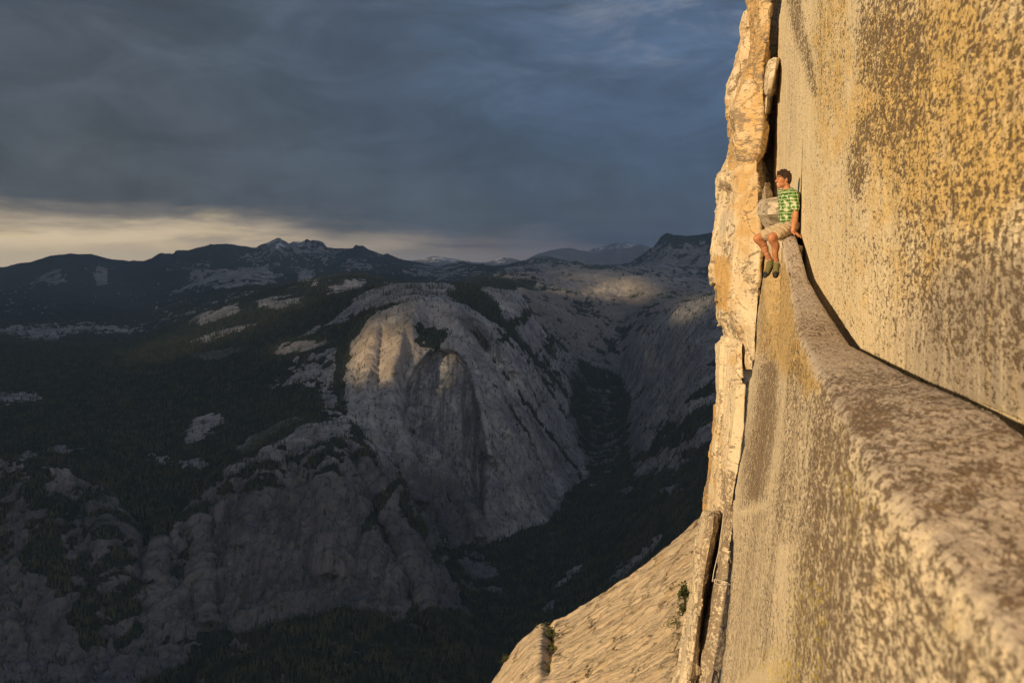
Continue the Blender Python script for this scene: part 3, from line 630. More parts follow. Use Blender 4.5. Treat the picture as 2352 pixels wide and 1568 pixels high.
XW = np.where(front_, XW, 4000.)
n3 = np.array([-.98, .196, 0])
disp = .030 * fbm(W, 1.6, 3, 51, .5, 2.0) + .013 * fbm(W, .38, 3, 52, .55, 1.8) + .0055 * fbm(W, .10, 3, 53, .6, 1.6) + .0045 * fbm(W, .045, 2, 54, .6, 2.0)
darkm = np.clip(np.maximum.reduce([
    .54 * pm([(1950, -200), (1965, 120), (1985, 300), (2000, 430), (2090, 520), (2400, 560), (5000, 600), (5000, -400), (1950, -400)], XW, YW, 45),
    .72 * em(XW, YW, 2060, 120, 110, 170, 10, .6), .70 * em(XW, YW, 2020, 300, 60, 70, 20, .6), .70 * em(XW, YW, 2075, 270, 70, 70, 20, .6), .7 * em(XW, YW, 1975, 380, 30, 90, 0, .5),
    .75 * pm([(1800, -50), (1842, -50), (1850, 60), (1872, 150), (1880, 220), (1862, 230), (1838, 130), (1815, 70)], XW, YW, 12),
    .45 * em(XW, YW, 1905, 90, 55, 240, 0, .5), .60 * pm([(2040, 380), (5000, 300), (5000, 1200), (2150, 850), (2040, 700)], XW, YW, 60),
    .30 * em(XW, YW, 1815, 150, 22, 170, 0, .4), .27 + 0 * XW, .40 * pm([(1960, 560), (2100, 480), (2400, 800), (2400, 1000), (2000, 800)], XW, YW, 40)]), 0, 1)
darkm = np.clip(darkm + .12 * fbm(W, .9, 3, 60, .5, 2.5), 0, 1)
goldm = np.clip(np.maximum.reduce([.75 * em(XW, YW, 2180, 260, 260, 330, 0, .5), .55 * em(XW, YW, 1910, 160, 55, 260, 0, .5), .35 * em(XW, YW, 1925, 560, 120, 260, 0, .5), .75 * pm([(1990, 540), (2500, 560), (5000, 300), (5000, 800), (2500, 760), (2040, 700)], XW, YW, 60) * .7]), 0, 1)
goldm = np.where(XW > 2352, .6, goldm)
greym = np.clip(.8 * em(XW, YW, 2300, 780, 280, 230, 20, .5) + .45 * em(XW, YW, 1800, 250, 35, 200, 0, .5), 0, 1)
yelm = np.clip(.55 * em(XW, YW, 1895, 40, 22, 120, 0, .5) + .35 * em(XW, YW, 2200, 250, 180, 260, 0, .5) + .35 * em(XW, YW, 1880, 650, 30, 60, 0, .5) + .2 * em(XW, YW, 2200, 650, 150, 200, 0, .5) + .25 * em(XW, YW, 1880, 540, 16, 60, 0, .5), 0, 1)
disp += -.010 * ss(darkm, .4, .8) * (fbm(W, .07, 2, 57, .5, 2.0) > 0) * .6
# thin vertical crack that runs up the wall from the sitting place
cx_ = 1834 + 3.0 * fbm(np.stack([YW * 0, YW * .02, YW * 0], -1), 1., 2, 5)
disp *= .15 + .85 * ss(ZZ - zc(YY), .02, .35)
W = W + n3 * disp[..., None]
W[..., 0] += (.80 - .74 * ss(YY, 8.5, 11.5)) * ss(zc(YY) - .047 + .019 * ss(YY, 8, 10) - ZZ, 0, .010)
# the wall breaks off along the big crack: edge turns away into the hill
k_ = 14
back = [W[:, -1] + np.array([.06, .05, 0]) * (i + 1) + np.array([.5, .05, 0]) * max(0, i - 2) / 4 for i in range(k_)]
W = np.concatenate([W, np.stack(back, 1)], 1)
padc = lambda a: np.concatenate([a, np.repeat(a[:, -1:], k_, 1)], 1)
uvw = np.stack([padc(YY), W[..., 2], 0 * W[..., 2]], -1)
grid_mesh('cliff_wall', W, wall_mat, {'varnish': padc(darkm), 'gold': padc(goldm), 'grey': padc(greym), 'lichen': padc(yelm)}, kind='structure', uvw=uvw,
          label='towering sunlit granite wall streaked gold and dark brown')

# thin wedge of rock standing off the wall: the dark crack above the sitting place
gz = np.linspace(-.1, 1.75, 220); gt = np.linspace(0, 1, 120)
offz = .004 + .056 * (1 - ss(gz, .35, 1.45)); offz = np.where(gz > 1.62, offz * (1.75 - gz) / .13, offz)
y0f = 13.72 + .05 * fbm(np.stack([0 * gz, 0 * gz, gz], -1), .4, 3, 66)
ya = y0f[:, None] + gt[None] ** 1.3 * 3.4
offg = offz[:, None] * (1 - ss(gt[None], .45, 1.0)) - .02 * ss(gt[None], .9, 1)
Fl = np.stack([wallx(ya) - offg, ya, np.repeat(gz[:, None], 120, 1)], -1)
Fl[..., 0] -= .030 * fbm(Fl, 1.6, 3, 51, .5, 2.0) * .9 + .006 * fbm(Fl, .2, 3, 68)
Bk = Fl[:, ::-1].copy(); Bk[..., 0] += np.minimum(.02 * ss(1 - gt[None], 0, .1), .5 * np.maximum(offg[:, ::-1], .002))
Fl = np.concatenate([Fl, Bk], 1); XW2, YW2 = proj(Fl)
grid_mesh('rock_flake', Fl, wall_mat, {'varnish': .12 + 0 * XW2 + .12 * fbm(Fl, .9, 3, 60, .5, 2.5), 'gold': .1 + 0 * XW2, 'grey': .25 + 0 * XW2, 'lichen': .1 + 0 * XW2}, uvw=np.stack([Fl[..., 1], Fl[..., 2], 0 * XW2], -1), wrap=True,
          label='thin sliver of wall rock behind the man with a dark crack along its edge', cat='rock flake')

# ------------------------------------------------------------------ ledge block with the lower wall below it
OY = [-3, 1.8, 2.46, 3.2, 4.13, 5.2, 6.4, 8.4, 10.6, 12.2, 13.5, 13.72, 13.9, 15, 17, 20]
OX = [.30, .97, 1.09, 1.21, 1.42, 1.69, 1.985, 2.44, 3.0, 3.36, 3.645, 3.67, 3.80, 4.02, 4.42, 5.03]
OZ = [-.76, -.72, -.70, -.67, -.64, -.63, -.61, -.52, -.31, .05, .40, .42, .40, .50, .60, .72]
xe = lambda y: np.interp(y, OY, OX); ze = lambda y: np.interp(y, OY, OZ)
lz, lD = edge_table([(1745, 560), (1741, 640), (1741, 730), (1738, 806), (1728, 861), (1721, 871), (1717, 936), (1710, 1024), (1695, 1082), (1688, 1120), (1685, 1141), (1684, 1167), (1690, 1180), (1684, 1270), (1678, 1350), (1670, 1420), (1662, 1490), (1651, 1568), (1630, 1750)], .93, .12)
ol = np.argsort(lz); yel = lambda z: np.interp(z, lz[ol], lD[ol])
ntop, nfr, nlow = 84, 440, 34
tq = np.linspace(0, 1, 420)
qa = np.concatenate([np.linspace(-3, 1.5, 30, endpoint=False)])
fr = np.concatenate([np.linspace(.004, 1, nfr), 1 + np.linspace(.04, 1, nlow) ** 2 * 6])
nR = 6 + ntop + len(fr)
nC = len(qa) + 440
Yg = np.zeros((nR, nC))
tail = np.linspace(0, 1, 440)
yend = np.concatenate([np.full(6 + ntop, 19.0), np.full(len(fr), 17.5)])
for it in range(4):
    for r in range(6 + ntop, nR):
        f = fr[r - 6 - ntop]
        zz = ze(yend[r]) * (1 - f) + f * (-.47 * yend[r]) if f <= 1 else -.47 * yend[r] * f
        yend[r] = .5 * yend[r] + .5 * yel(zz)
for r in range(nR):
    Yg[r] = np.concatenate([qa, 1 / (1 / 1.5 + (1 / yend[r] - 1 / 1.5) * tail)])
G = np.zeros((nR, nC, 3)); AL = np.zeros((nR, nC))
zi = lambda y: zc(y) + .00
gapw = lambda y: np.interp(y, [0, 4, 8, 12, 13.6, 20], [.12, .11, .09, .085, .085, .05])
xw = lambda y: wallx(y) - gapw(y)
for r in range(6):
    y = Yg[r]; t = r / 5
    G[r] = np.stack([xw(y) + .0 * (1 - t), y, zi(y) - .9 * (1 - t) - .02], -1)
for r in range(ntop):
    y = Yg[6 + r]; t = r / (ntop - 1)
    x = xw(y) * (1 - t) + xe(y) * t
    wd = np.maximum(xw(y) - xe(y), .05)
    z = zi(y) * (1 - t) + ze(y) * t + .008 * np.sin(math.pi * t) * np.minimum(wd / .5, 1) - .025 * np.exp(-(t * wd / .03)) - .012 * np.exp(-((1 - t) * wd / .05))
    G[6 + r] = np.stack([x, y, z], -1); AL[6 + r] = -(1 - t) * wd
for i, f in enumerate(fr):
    r = 6 + ntop + i; y = Yg[r]; zt = ze(y) - .015
    zb = -.47 * np.maximum(y, 1.5) - .1
    z = (zt * (1 - f) + zb * f) if f <= 1 else zb * f
    dz = zt - z
    xfar = .93 + .2 * y + .12 * z
    rr = np.interp(y, [2, 8, 13], [.034, .03, .012])
    x = xe(y) - rr * (1 - np.exp(-dz / rr)) - .10 * dz * (1 - ss(y, 11.0, 13.0) * (1 - ss(dz, .7, 2.2)))
    k = ss(y, 13.0, 15.0)
    x = x * (1 - k) + (xfar) * k if f <= 1 else x * (1 - k) + xfar * k
    # set back just past the end of the ledge block
    sb = ss(y, 13.37, 13.43) * (1 - ss(y, 14.2, 16.5)) * (1 - ss(dz, .55, 1.25)) * ss(dz, .02, .10)
    x = x + .30 * sb
    G[r] = np.stack([x, y, z], -1); AL[r] = dz
XG, YG_ = proj(G); fr_ok = G[..., 1] > .6; XG = np.where(fr_ok, XG, 4000.)
topw = 1 - ss(AL, -.05, .10)
NN = normals(G); NN *= -np.sign(np.sum(NN * np.array([1.0, .2, -1.0]), -1, keepdims=True))
NN = sum(np.pad(NN, ((4, 4), (0, 0), (0, 0)), mode='edge')[i:i + nR] for i in range(9)); NN /= np.linalg.norm(NN, axis=-1, keepdims=True)
d = .028 * fbm(G, 1.1, 3, 71, .5) + .016 * fbm(G, .33, 3, 72, .55) + .0055 * fbm(G, .11, 3, 73, .6) + .0045 * fbm(G, .04, 2, 74, .6)
d *= np.clip(np.arange(nR)[:, None] / 30. - .15, .05, 1)
edgeb = np.exp(-(AL / .12) ** 2); d += edgeb * .012 * fbm(G, .22, 3, 75, .6)
G = G + NN * d[..., None]
k_ = 10
back = [G[:, -1] + np.array([.05, .05, 0]) * (i + 1) + np.array([.45, .1, 0]) * max(0, i - 2) / 3 for i in range(k_)]
G2 = np.concatenate([G, np.stack(back, 1)], 1); padc = lambda a: np.concatenate([a, np.repeat(a[:, -1:], k_, 1)], 1)
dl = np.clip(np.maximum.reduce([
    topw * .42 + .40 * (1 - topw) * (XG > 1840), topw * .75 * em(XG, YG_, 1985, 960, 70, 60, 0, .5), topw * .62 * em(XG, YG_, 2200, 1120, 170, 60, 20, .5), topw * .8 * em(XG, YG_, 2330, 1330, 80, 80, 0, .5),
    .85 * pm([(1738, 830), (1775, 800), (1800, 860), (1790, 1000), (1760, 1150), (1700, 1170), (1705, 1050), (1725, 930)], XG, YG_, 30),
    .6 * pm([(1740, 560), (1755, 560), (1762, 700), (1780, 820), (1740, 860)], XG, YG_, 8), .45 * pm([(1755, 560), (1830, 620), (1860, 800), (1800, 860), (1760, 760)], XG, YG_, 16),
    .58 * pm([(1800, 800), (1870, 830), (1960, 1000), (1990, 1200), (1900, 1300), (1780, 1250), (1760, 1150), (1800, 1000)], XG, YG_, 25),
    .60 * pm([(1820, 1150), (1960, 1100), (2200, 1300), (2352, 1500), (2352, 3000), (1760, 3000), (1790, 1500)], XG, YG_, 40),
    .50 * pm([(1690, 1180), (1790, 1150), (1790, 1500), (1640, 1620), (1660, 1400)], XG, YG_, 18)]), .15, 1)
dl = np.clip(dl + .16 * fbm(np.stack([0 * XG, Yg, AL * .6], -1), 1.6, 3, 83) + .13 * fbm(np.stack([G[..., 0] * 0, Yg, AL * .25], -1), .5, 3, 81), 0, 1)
gl = np.clip(.55 * pm([(1755, 560), (1850, 640), (1900, 900), (1850, 900), (1740, 800)], XG, YG_, 30) + .25, 0, 1) * (1 - topw * .8)
gr = np.clip(topw * .95 + .3 * em(XG, YG_, 1850, 1200, 120, 400, 0, .5), 0, 1)
yl = np.clip(.14 + .52 * em(XG, YG_, 1850, 1470, 70, 260, 0, .6) + .45 * em(XG, YG_, 1970, 1120, 50, 150, 0, .5) + .5 * em(XG, YG_, 1750, 1560, 60, 80, 0, .6), 0, 1) * (1 - topw)
uvw = np.stack([padc(Yg), padc(np.where(AL < 0, AL * 1.0, -AL)), 0 * padc(AL)], -1)
# on top the streaks run across the ledge: squash the other way
tw = padc(topw); uvw[..., 0] = uvw[..., 0] * 1.0; uvw[..., 1] = uvw[..., 1]
grid_mesh('rock_ledge', G2, ledge_mat, {'varnish': padc(dl), 'gold': padc(gl), 'grey': padc(gr), 'lichen': padc(yl)}, kind='structure', uvw=uvw,
          label='narrow granite ledge running along the wall with sheer face below')

# ------------------------------------------------------------------ flakes and pillars beyond the crack
def flake(name, label, rows, seed, depth=2.4, cat='rock flake', mat=None, amp=1.0, ncol=150, gold=.3, dark=.3, grey=.3, closed_top=True, right=60, masks=None, group=None, fac=.16):
    """rows: (Y, [(X, D), ...]) seen profile from the left silhouette to the right edge; the body closes behind."""
    mat = mat or flake_mat
    ys = np.array([r[0] for r in rows], float); K = len(rows[0][1])
    nr = max(24, int((ys[-1] - ys[0]) / 1.9)); Yr = np.linspace(ys[0], ys[-1], nr)
    PX = np.stack([np.interp(Yr, ys, [r[1][k][0] for r in rows]) for k in range(K)], 1)
    PD = np.stack([np.interp(Yr, ys, [r[1][k][1] for r in rows]) for k in range(K)], 1)
    rag = fbm(np.stack([0 * Yr, Yr, 0 * Yr + seed], -1), 28, 4, seed, .6) * 3.2
    PX[:, 0] += rag; PX[:, -1] += fbm(np.stack([0 * Yr + 5, Yr, 0 * Yr + seed], -1), 24, 4, seed + 1, .6) * 1.6
    # back of the body
    PX = np.concatenate([PX, PX[:, -1:] + right * .12, PX[:, -1:] + right, PX[:, :1] + 14], 1)
    PD = np.concatenate([PD, PD[:, -1:] + depth * .45, PD[:, -1:] + depth, PD[:, :1] + depth * .8], 1)
    PX = np.concatenate([PX, PX[:, :1]], 1); PD = np.concatenate([PD, PD[:, :1]], 1)
    P3 = at(PX, np.repeat(Yr[:, None], PX.shape[1], 1), PD)
    seg = [max(4, int(ncol * s)) for s in ([.9 / (K - 1)] * (K - 1) + [.08, .12, .12, .06])]
    out = []
    for k in range(P3.shape[1] - 1):
        t = np.linspace(0, 1, seg[k], endpoint=False)[None, :, None]
        out.append(P3[:, k:k + 1] * (1 - t) + P3[:, k + 1:k + 2] * t)
    P = np.concatenate(out, 1)
    # round the corners a little
    ker = np.array([.25, .5, .25])
    for _ in range(1): P = .25 * np.roll(P, 1, 1) + .5 * P + .25 * np.roll(P, -1, 1)
    cen = P.mean(1, keepdims=True)
    Nn = normals(np.concatenate([P[:, -1:], P, P[:, :1]], 1))[:, 1:-1]
    Nn *= np.sign(np.sum(Nn * (P - cen), -1, keepdims=True) + 1e-9)
    face = fbm(P, 1.0, 3, seed + 3, .55, 1.8, True)
    dd = fac * amp * (face - .3) * .45 + .030 * amp * fbm(P, .40, 3, seed + 4, .5, 1.6) + .011 * amp * fbm(P, .11, 3, seed + 5, .6)
    # shear faults: small steps along tilted planes
    st = P[..., 2] * .9 + P[..., 0] * .7 + .3 * fbm(P, .8, 2, seed + 6)
    dd += .014 * amp * (np.floor(st * 1.7) % 2) * ss(np.abs((st * 1.7) % 1 - .5), .5, .42)
    rs_ = np.random.default_rng(seed + 500); lo_, hi_2 = P.reshape(-1, 3).min(0), P.reshape(-1, 3).max(0)
    crackm = np.zeros(P.shape[:2])
    for (cell_, am_) in ((.95, .11), (.38, .034)):
        nse = int(np.clip(np.prod((hi_2 - lo_) / (cell_ * np.array([1, 1, 1.7])) + 1), 4, 260))
        sd3 = lo_ + rs_.random((nse, 3)) * (hi_2 - lo_); tl = rs_.normal(0, 1, (nse, 3)) * .20; of = rs_.normal(0, 1, nse) * .45
        Pw = (P + .10 * cell_ * np.stack([fbm(P, cell_ * .5, 2, seed + 40 + j) for j in range(3)], -1)) * np.array([1, 1, .55]); sw = sd3 * np.array([1, 1, .55])
        b1 = np.full(P.shape[:2], 1e9); b2 = b1.copy(); bi = np.zeros(P.shape[:2], int)
        for j in range(nse):
            dj = np.linalg.norm(Pw - sw[j], axis=-1); cl1 = dj < b1
            b2 = np.where(cl1, b1, np.minimum(b2, dj)); bi = np.where(cl1, j, bi); b1 = np.where(cl1, dj, b1)
        pl_ = np.sum((P - sd3[bi]) * tl[bi], -1) / cell_ + of[bi] * .8
        gap_ = np.exp(-((b2 - b1) / .018) ** 2) * (rs_.random(nse)[bi] < .45)
        dd += am_ * amp * np.clip(pl_, -1.3, 1.3) - .035 * amp * gap_; crackm = np.maximum(crackm, gap_)
    P = P + Nn * dd[..., None]
    tz_ = np.linspace(0, 1, nr)[:, None, None]
    # pinch ends shut
    P = np.concatenate([P[:1].mean(1, keepdims=True) + (P[:1] - P[:1].mean(1, keepdims=True)) * .02, P[:1].mean(1, keepdims=True) + (P[:1] - P[:1].mean(1, keepdims=True)) * .85 + [0, 0, .02], P, P[-1:].mean(1, keepdims=True) + (P[-1:] - P[-1:].mean(1, keepdims=True)) * .02], 0)
    XF, YF = proj(P)
    base = {'varnish': dark + .25 * fbm(P, .5, 3, seed + 8), 'gold': gold + .3 * fbm(P, .7, 3, seed + 9), 'grey': grey + .25 * fbm(P, .6, 2, seed + 10), 'lichen': 0 * XF + .12}
    if masks:
        for (key, poly, val, soft) in masks: 
            mk = pm(poly, XF, YF, soft); base[key] = base[key] * (1 - mk) + val * mk
    cm3 = np.concatenate([crackm[:1], crackm[:1], crackm, crackm[-1:]], 0); base['varnish'] = np.maximum(base['varnish'], cm3 * 1.0)
    base = {k: np.clip(v, 0, 1) for k, v in base.items()}
    uvw = np.stack([P[..., 0] * 1.0 + P[..., 1] * .6, P[..., 2], P[..., 1] * .3], -1)
    return grid_mesh(name, P, mat, base, uvw=uvw, label=label, cat=cat, wrap=True, group=group)

flake('rock_flake', 'tall overhanging ochre rock flake leaning against the wall at the top', [
    (-120, [(1722, 20.6), (1732, 20.0), (1745, 19.6), (1782, 19.4)]), (0, [(1720, 20.6), (1729, 20.0), (1742, 19.5), (1776, 19.2)]),
    (75, [(1722, 20.5), (1728, 20.0), (1738, 19.4), (1763, 19.0)]), (132, [(1713, 20.4), (1722, 19.9), (1736, 19.3), (1755, 18.9)]), (180, [(1694, 20.3), (1706, 19.7), (1722, 19.2), (1754, 18.8)]),
    (264, [(1672, 20.2), (1684, 19.6), (1690, 19.1), (1753, 18.7)]), (320, [(1676, 20.1), (1686, 19.6), (1696, 19.0), (1750, 18.6)]), (345, [(1672, 20.1), (1684, 19.6), (1696, 19.1), (1745, 18.7)]), (372, [(1671, 20), (1680, 19.6), (1694, 19.3), (1733, 18.9)]), (428, [(1674, 19.8), (1682, 19.6), (1690, 19.5), (1702, 19.4)])],
    11, gold=.60, dark=.45, grey=.3, masks=[('varnish', [(1676, 255), (1712, 262), (1706, 300), (1680, 300)], .85, 6), ('varnish', [(1725, 165), (1752, 165), (1752, 210), (1735, 205)], .7, 8), ('varnish', [(1672, 395), (1690, 400), (1690, 460), (1672, 455)], .9, 6), ('gold', [(1722, -50), (1740, -50), (1730, 110), (1712, 150)], .9, 6)])
flake('rock_flake', 'small pale blocky flake stacked at the top left outline of the cliff', [
    (-30, [(1716, 21.2), (1722, 20.9), (1730, 20.8)]), (18, [(1718, 21.2), (1724, 20.9), (1732, 20.8)]), (29, [(1706, 21.2), (1716, 20.8), (1732, 20.7)]), (63, [(1700, 21.2), (1712, 20.7), (1731, 20.6)]), (70, [(1701, 21.2), (1712, 20.8), (1728, 20.7)]), (88, [(1697, 21.1), (1710, 20.7), (1727, 20.6)]), (103, [(1690, 21.1), (1704, 20.7), (1728, 20.5)]),
    (144, [(1684, 21.0), (1700, 20.5), (1724, 20.4)]), (167, [(1675, 20.9), (1694, 20.4), (1716, 20.3)]), (199, [(1669, 20.8), (1686, 20.3), (1706, 20.2)]), (225, [(1666.5, 20.8), (1682, 20.3), (1700, 20.2)]), (300, [(1668, 20.7), (1680, 20.4), (1692, 20.3)]), (319, [(1673, 20.7), (1682, 20.4), (1692, 20.3)]), (370, [(1669, 20.6), (1680, 20.3), (1690, 20.2)])],
    21, gold=.30, dark=.30, grey=.45, depth=1.2, right=20, amp=.9, masks=[('gold', [(1664, 230), (1674, 230), (1676, 315), (1666, 315)], .95, 4)])
flake('rock_pillar', 'long cream and gold rock pillar left of the sitting man', [
    (350, [(1673, 20.3), (1686, 19.8), (1712, 19.2), (1737, 18.9)]), (366, [(1669, 20.3), (1684, 19.8), (1710, 19.1), (1738, 18.8)]), (395, [(1652, 20.3), (1672, 19.7), (1704, 19.0), (1738, 18.6)]), (401, [(1647, 20.2), (1670, 19.6), (1700, 18.9), (1738.5, 18.5)]), (460, [(1650, 20.1), (1672, 19.5), (1690, 18.9), (1741, 18.1)]),
    (490, [(1643, 20.0), (1666, 19.4), (1690, 18.7), (1744, 18.0)]), (548, [(1638, 20.0), (1664, 19.3), (1690, 18.6), (1744, 17.9)]), (589, [(1635, 19.9), (1660, 19.3), (1690, 18.5), (1744, 17.8)]), (650, [(1633, 19.9), (1652, 19.3), (1686, 18.5), (1743, 17.7)]), (656, [(1644, 19.8), (1656, 19.3), (1684, 18.5), (1743, 17.7)]), (689, [(1644, 19.8), (1658, 19.3), (1684, 18.4), (1741, 17.7)]),
    (727, [(1650, 19.7), (1662, 19.2), (1690, 18.3), (1738, 17.7)]), (759, [(1658, 19.6), (1672, 19.1), (1696, 18.3), (1735, 17.6)]), (800, [(1657, 19.5), (1676, 19.1), (1702, 18.4), (1732, 17.6)]), (848, [(1662, 19.4), (1690, 19.0), (1706, 18.5), (1727, 17.7)])],
    31, gold=.32, dark=.14, grey=.15, amp=.75, masks=[('varnish', [(1646, 380), (1672, 380), (1690, 470), (1672, 490), (1652, 470)], .4, 8), ('gold', [(1694, 400), (1740, 380), (1742, 540), (1720, 600), (1692, 600)], .55, 12), ('varnish', [(1694, 400), (1740, 380), (1742, 600), (1692, 600)], .02, 10),
        ('varnish', [(1655, 540), (1686, 545), (1684, 600), (1662, 610)], .5, 8), ('gold', [(1640, 590), (1678, 590), (1672, 720), (1645, 700)], .9, 10), ('varnish', [(1696, 600), (1730, 590), (1738, 650), (1700, 640)], .55, 8), ('grey', [(1650, 480), (1690, 480), (1690, 540), (1650, 540)], .7, 8), ('varnish', [(1650, 720), (1700, 710), (1712, 800), (1665, 800)], .55, 10), ('gold', [(1650, 640), (1668, 640), (1668, 690), (1650, 690)], .95, 6)])
flake('rock_pillar', 'pale lower rock pillar with a square dark pocket above it', [
    (775, [(1658, 19.4), (1672, 18.9), (1690, 18.5), (1706, 18.4)]), (783, [(1656, 19.4), (1672, 18.8), (1690, 18.4), (1706, 18.3)]), (792, [(1643.5, 19.4), (1664, 18.7), (1688, 18.3), (1705, 18.2)]), (858, [(1642, 19.3), (1662, 18.6), (1686, 18.1), (1704.5, 18.0)]), (878, [(1642, 19.2), (1662, 18.5), (1690, 17.9), (1706, 17.8)]), (882, [(1642, 19.2), (1662, 18.5), (1692, 17.8), (1713, 17.6)]),
    (900, [(1642.5, 19.2), (1664, 18.4), (1690, 17.7), (1711, 17.5)]), (942, [(1644, 19.1), (1662, 18.3), (1688, 17.6), (1709, 17.4)]), (980, [(1643, 19.0), (1658, 18.2), (1684, 17.5), (1708, 17.3)]), (1032, [(1639, 18.9), (1652, 18.1), (1678, 17.4), (1701, 17.2)]), (1068, [(1636, 18.9), (1648, 18.1), (1672, 17.4), (1695.5, 17.1)]), (1115, [(1632, 18.8), (1643, 18.1), (1666, 17.5), (1687, 17.1)]), (1150, [(1630, 18.8), (1640, 18.1), (1660, 17.6), (1681, 17.2)]), (1215, [(1624, 18.7), (1634, 18.1), (1650, 17.7), (1668, 17.4)])],
    41, gold=.25, dark=.20, grey=.25, amp=.55, masks=[('varnish', [(1655, 1085), (1690, 1080), (1680, 1180), (1640, 1190), (1648, 1150)], .75, 8), ('varnish', [(1676, 1000), (1690, 1000), (1690, 1030), (1676, 1030)], .6, 6)])
flake('rock_slab_edge', 'thin rust orange slab edge behind the pale lower pillar', [
    (930, [(1642, 20.3), (1650, 20.0), (1668, 19.9)]), (968, [(1639.5, 20.3), (1648, 20.0), (1664, 19.8)]), (1032, [(1632, 20.2), (1642, 19.9), (1656, 19.7)]), (1091, [(1626, 20.1), (1636, 19.8), (1650, 19.6)]), (1150, [(1619, 20.0), (1630, 19.7), (1645, 19.5)]), (1182, [(1615, 19.9), (1626, 19.6), (1642, 19.4)]), (1230, [(1612, 19.8), (1622, 19.5), (1640, 19.3)])],
    51, gold=.95, dark=.35, grey=0, amp=.4, depth=.8, right=14, masks=[('varnish', [(1608, 1080), (1650, 1080), (1650, 1240), (1600, 1240)], .6, 10)])
flake('rock_column', 'leftmost of the two worn rock columns at the bottom of the crack', [
    (1176, [(1618, 18.3), (1630, 17.6), (1640, 17.5), (1650, 17.6)]), (1184, [(1614.5, 18.3), (1628, 17.3), (1640, 17.1), (1650, 17.2)]), (1214, [(1606, 18.2), (1622, 17.2), (1636, 17.0), (1648, 17.1)]), (1242, [(1595.5, 18.1), (1612, 17.1), (1630, 16.9), (1643, 17.0)]), (1331, [(1589, 18.0), (1604, 16.9), (1614, 16.7), (1624.5, 16.8)]), (1394, [(1582, 17.9), (1597, 16.8), (1606, 16.6), (1616, 16.7)]),
    (1458, [(1566, 17.8), (1586, 16.7), (1597, 16.5), (1610, 16.6)]), (1568, [(1548, 17.6), (1570, 16.5), (1582, 16.3), (1596, 16.4)]), (1750, [(1515, 17.4), (1540, 16.3), (1555, 16.1), (1572, 16.2)])],
    61, gold=.25, dark=.30, grey=.4, amp=.6, masks=[('varnish', [(1622, 1180), (1650, 1180), (1622, 1400), (1590, 1700), (1565, 1700), (1600, 1380)], .80, 6)])
flake('rock_column', 'narrow speckled rock column wedged against the wall, hung with old cord', [
    (1158, [(1668, 17.5), (1676, 17.1), (1684, 16.9), (1690, 17.0)]), (1168, [(1662, 17.5), (1670, 16.9), (1682, 16.7), (1692, 16.8)]), (1198, [(1657.5, 17.4), (1668, 16.8), (1680, 16.6), (1691, 16.7)]), (1267, [(1646, 17.3), (1660, 16.6), (1674, 16.4), (1686, 16.5)]), (1356, [(1631, 17.2), (1648, 16.5), (1664, 16.2), (1678, 16.3)]), (1397, [(1623, 17.2), (1642, 16.4), (1658, 16.2), (1673, 16.3)]),
    (1490, [(1608, 17.0), (1626, 16.3), (1644, 16.0), (1661, 16.1)]), (1568, [(1597, 16.9), (1614, 16.2), (1632, 15.9), (1650, 16.0)]), (1750, [(1572, 16.7), (1590, 16.0), (1610, 15.7), (1628, 15.8)])],
    71, gold=.15, dark=.72, grey=.6, amp=.5)
# wedged blocks in the crack
flake('chockstone', 'rounded pale chockstone jammed high in the dark crack', [
    (136, [(1775, 18.5), (1779, 18.3), (1784, 18.2), (1788, 18.3)]), (141, [(1766, 18.5), (1774, 18.2), (1783, 18.0), (1788, 18.2)]), (152, [(1760, 18.5), (1770, 18.0), (1782, 17.9), (1788, 18.2)]), (175, [(1756, 18.5), (1766, 18.0), (1778, 17.9), (1786, 18.4)]), (205, [(1754, 18.6), (1764, 18.1), (1772, 18.1), (1780, 18.6)]), (216, [(1755, 18.6), (1762, 18.2), (1768, 18.2), (1774, 18.6)]), (221, [(1761, 18.6), (1764, 18.4), (1767, 18.4), (1770, 18.6)])], 81, gold=.1, dark=.2, grey=.4, amp=.45, depth=.5, right=8, cat='boulder', ncol=70)
flake('chockstone', 'small wedge shaped chockstone below the rounded one in the crack', [
    (225, [(1755, 18.9), (1761, 18.7), (1770, 18.8)]), (228, [(1754, 18.9), (1761, 18.6), (1770, 18.8)]), (246, [(1753.5, 18.9), (1760, 18.6), (1768, 18.9)]), (260, [(1753, 19.0), (1758, 18.7), (1764, 19.0)]), (263, [(1754, 19.0), (1758, 18.8), (1762, 19.0)])], 91, gold=.2, dark=.25, grey=.4, amp=.15, depth=.4, right=6, cat='boulder', ncol=60)
flake('chockstone', 'thin sliver of rock standing in the crack under two chockstones', [
    (266, [(1752, 19.3), (1756, 19.1), (1761, 19.2)]), (300, [(1751, 19.3), (1754, 19.1), (1758, 19.3)]), (330, [(1750, 19.3), (1751.5, 19.2), (1754, 19.3)]), (352, [(1748, 19.3), (1749, 19.2), (1750, 19.3)])], 93, gold=.3, dark=.35, grey=.3, amp=.12, depth=.4, right=5, cat='rock flake', ncol=50)
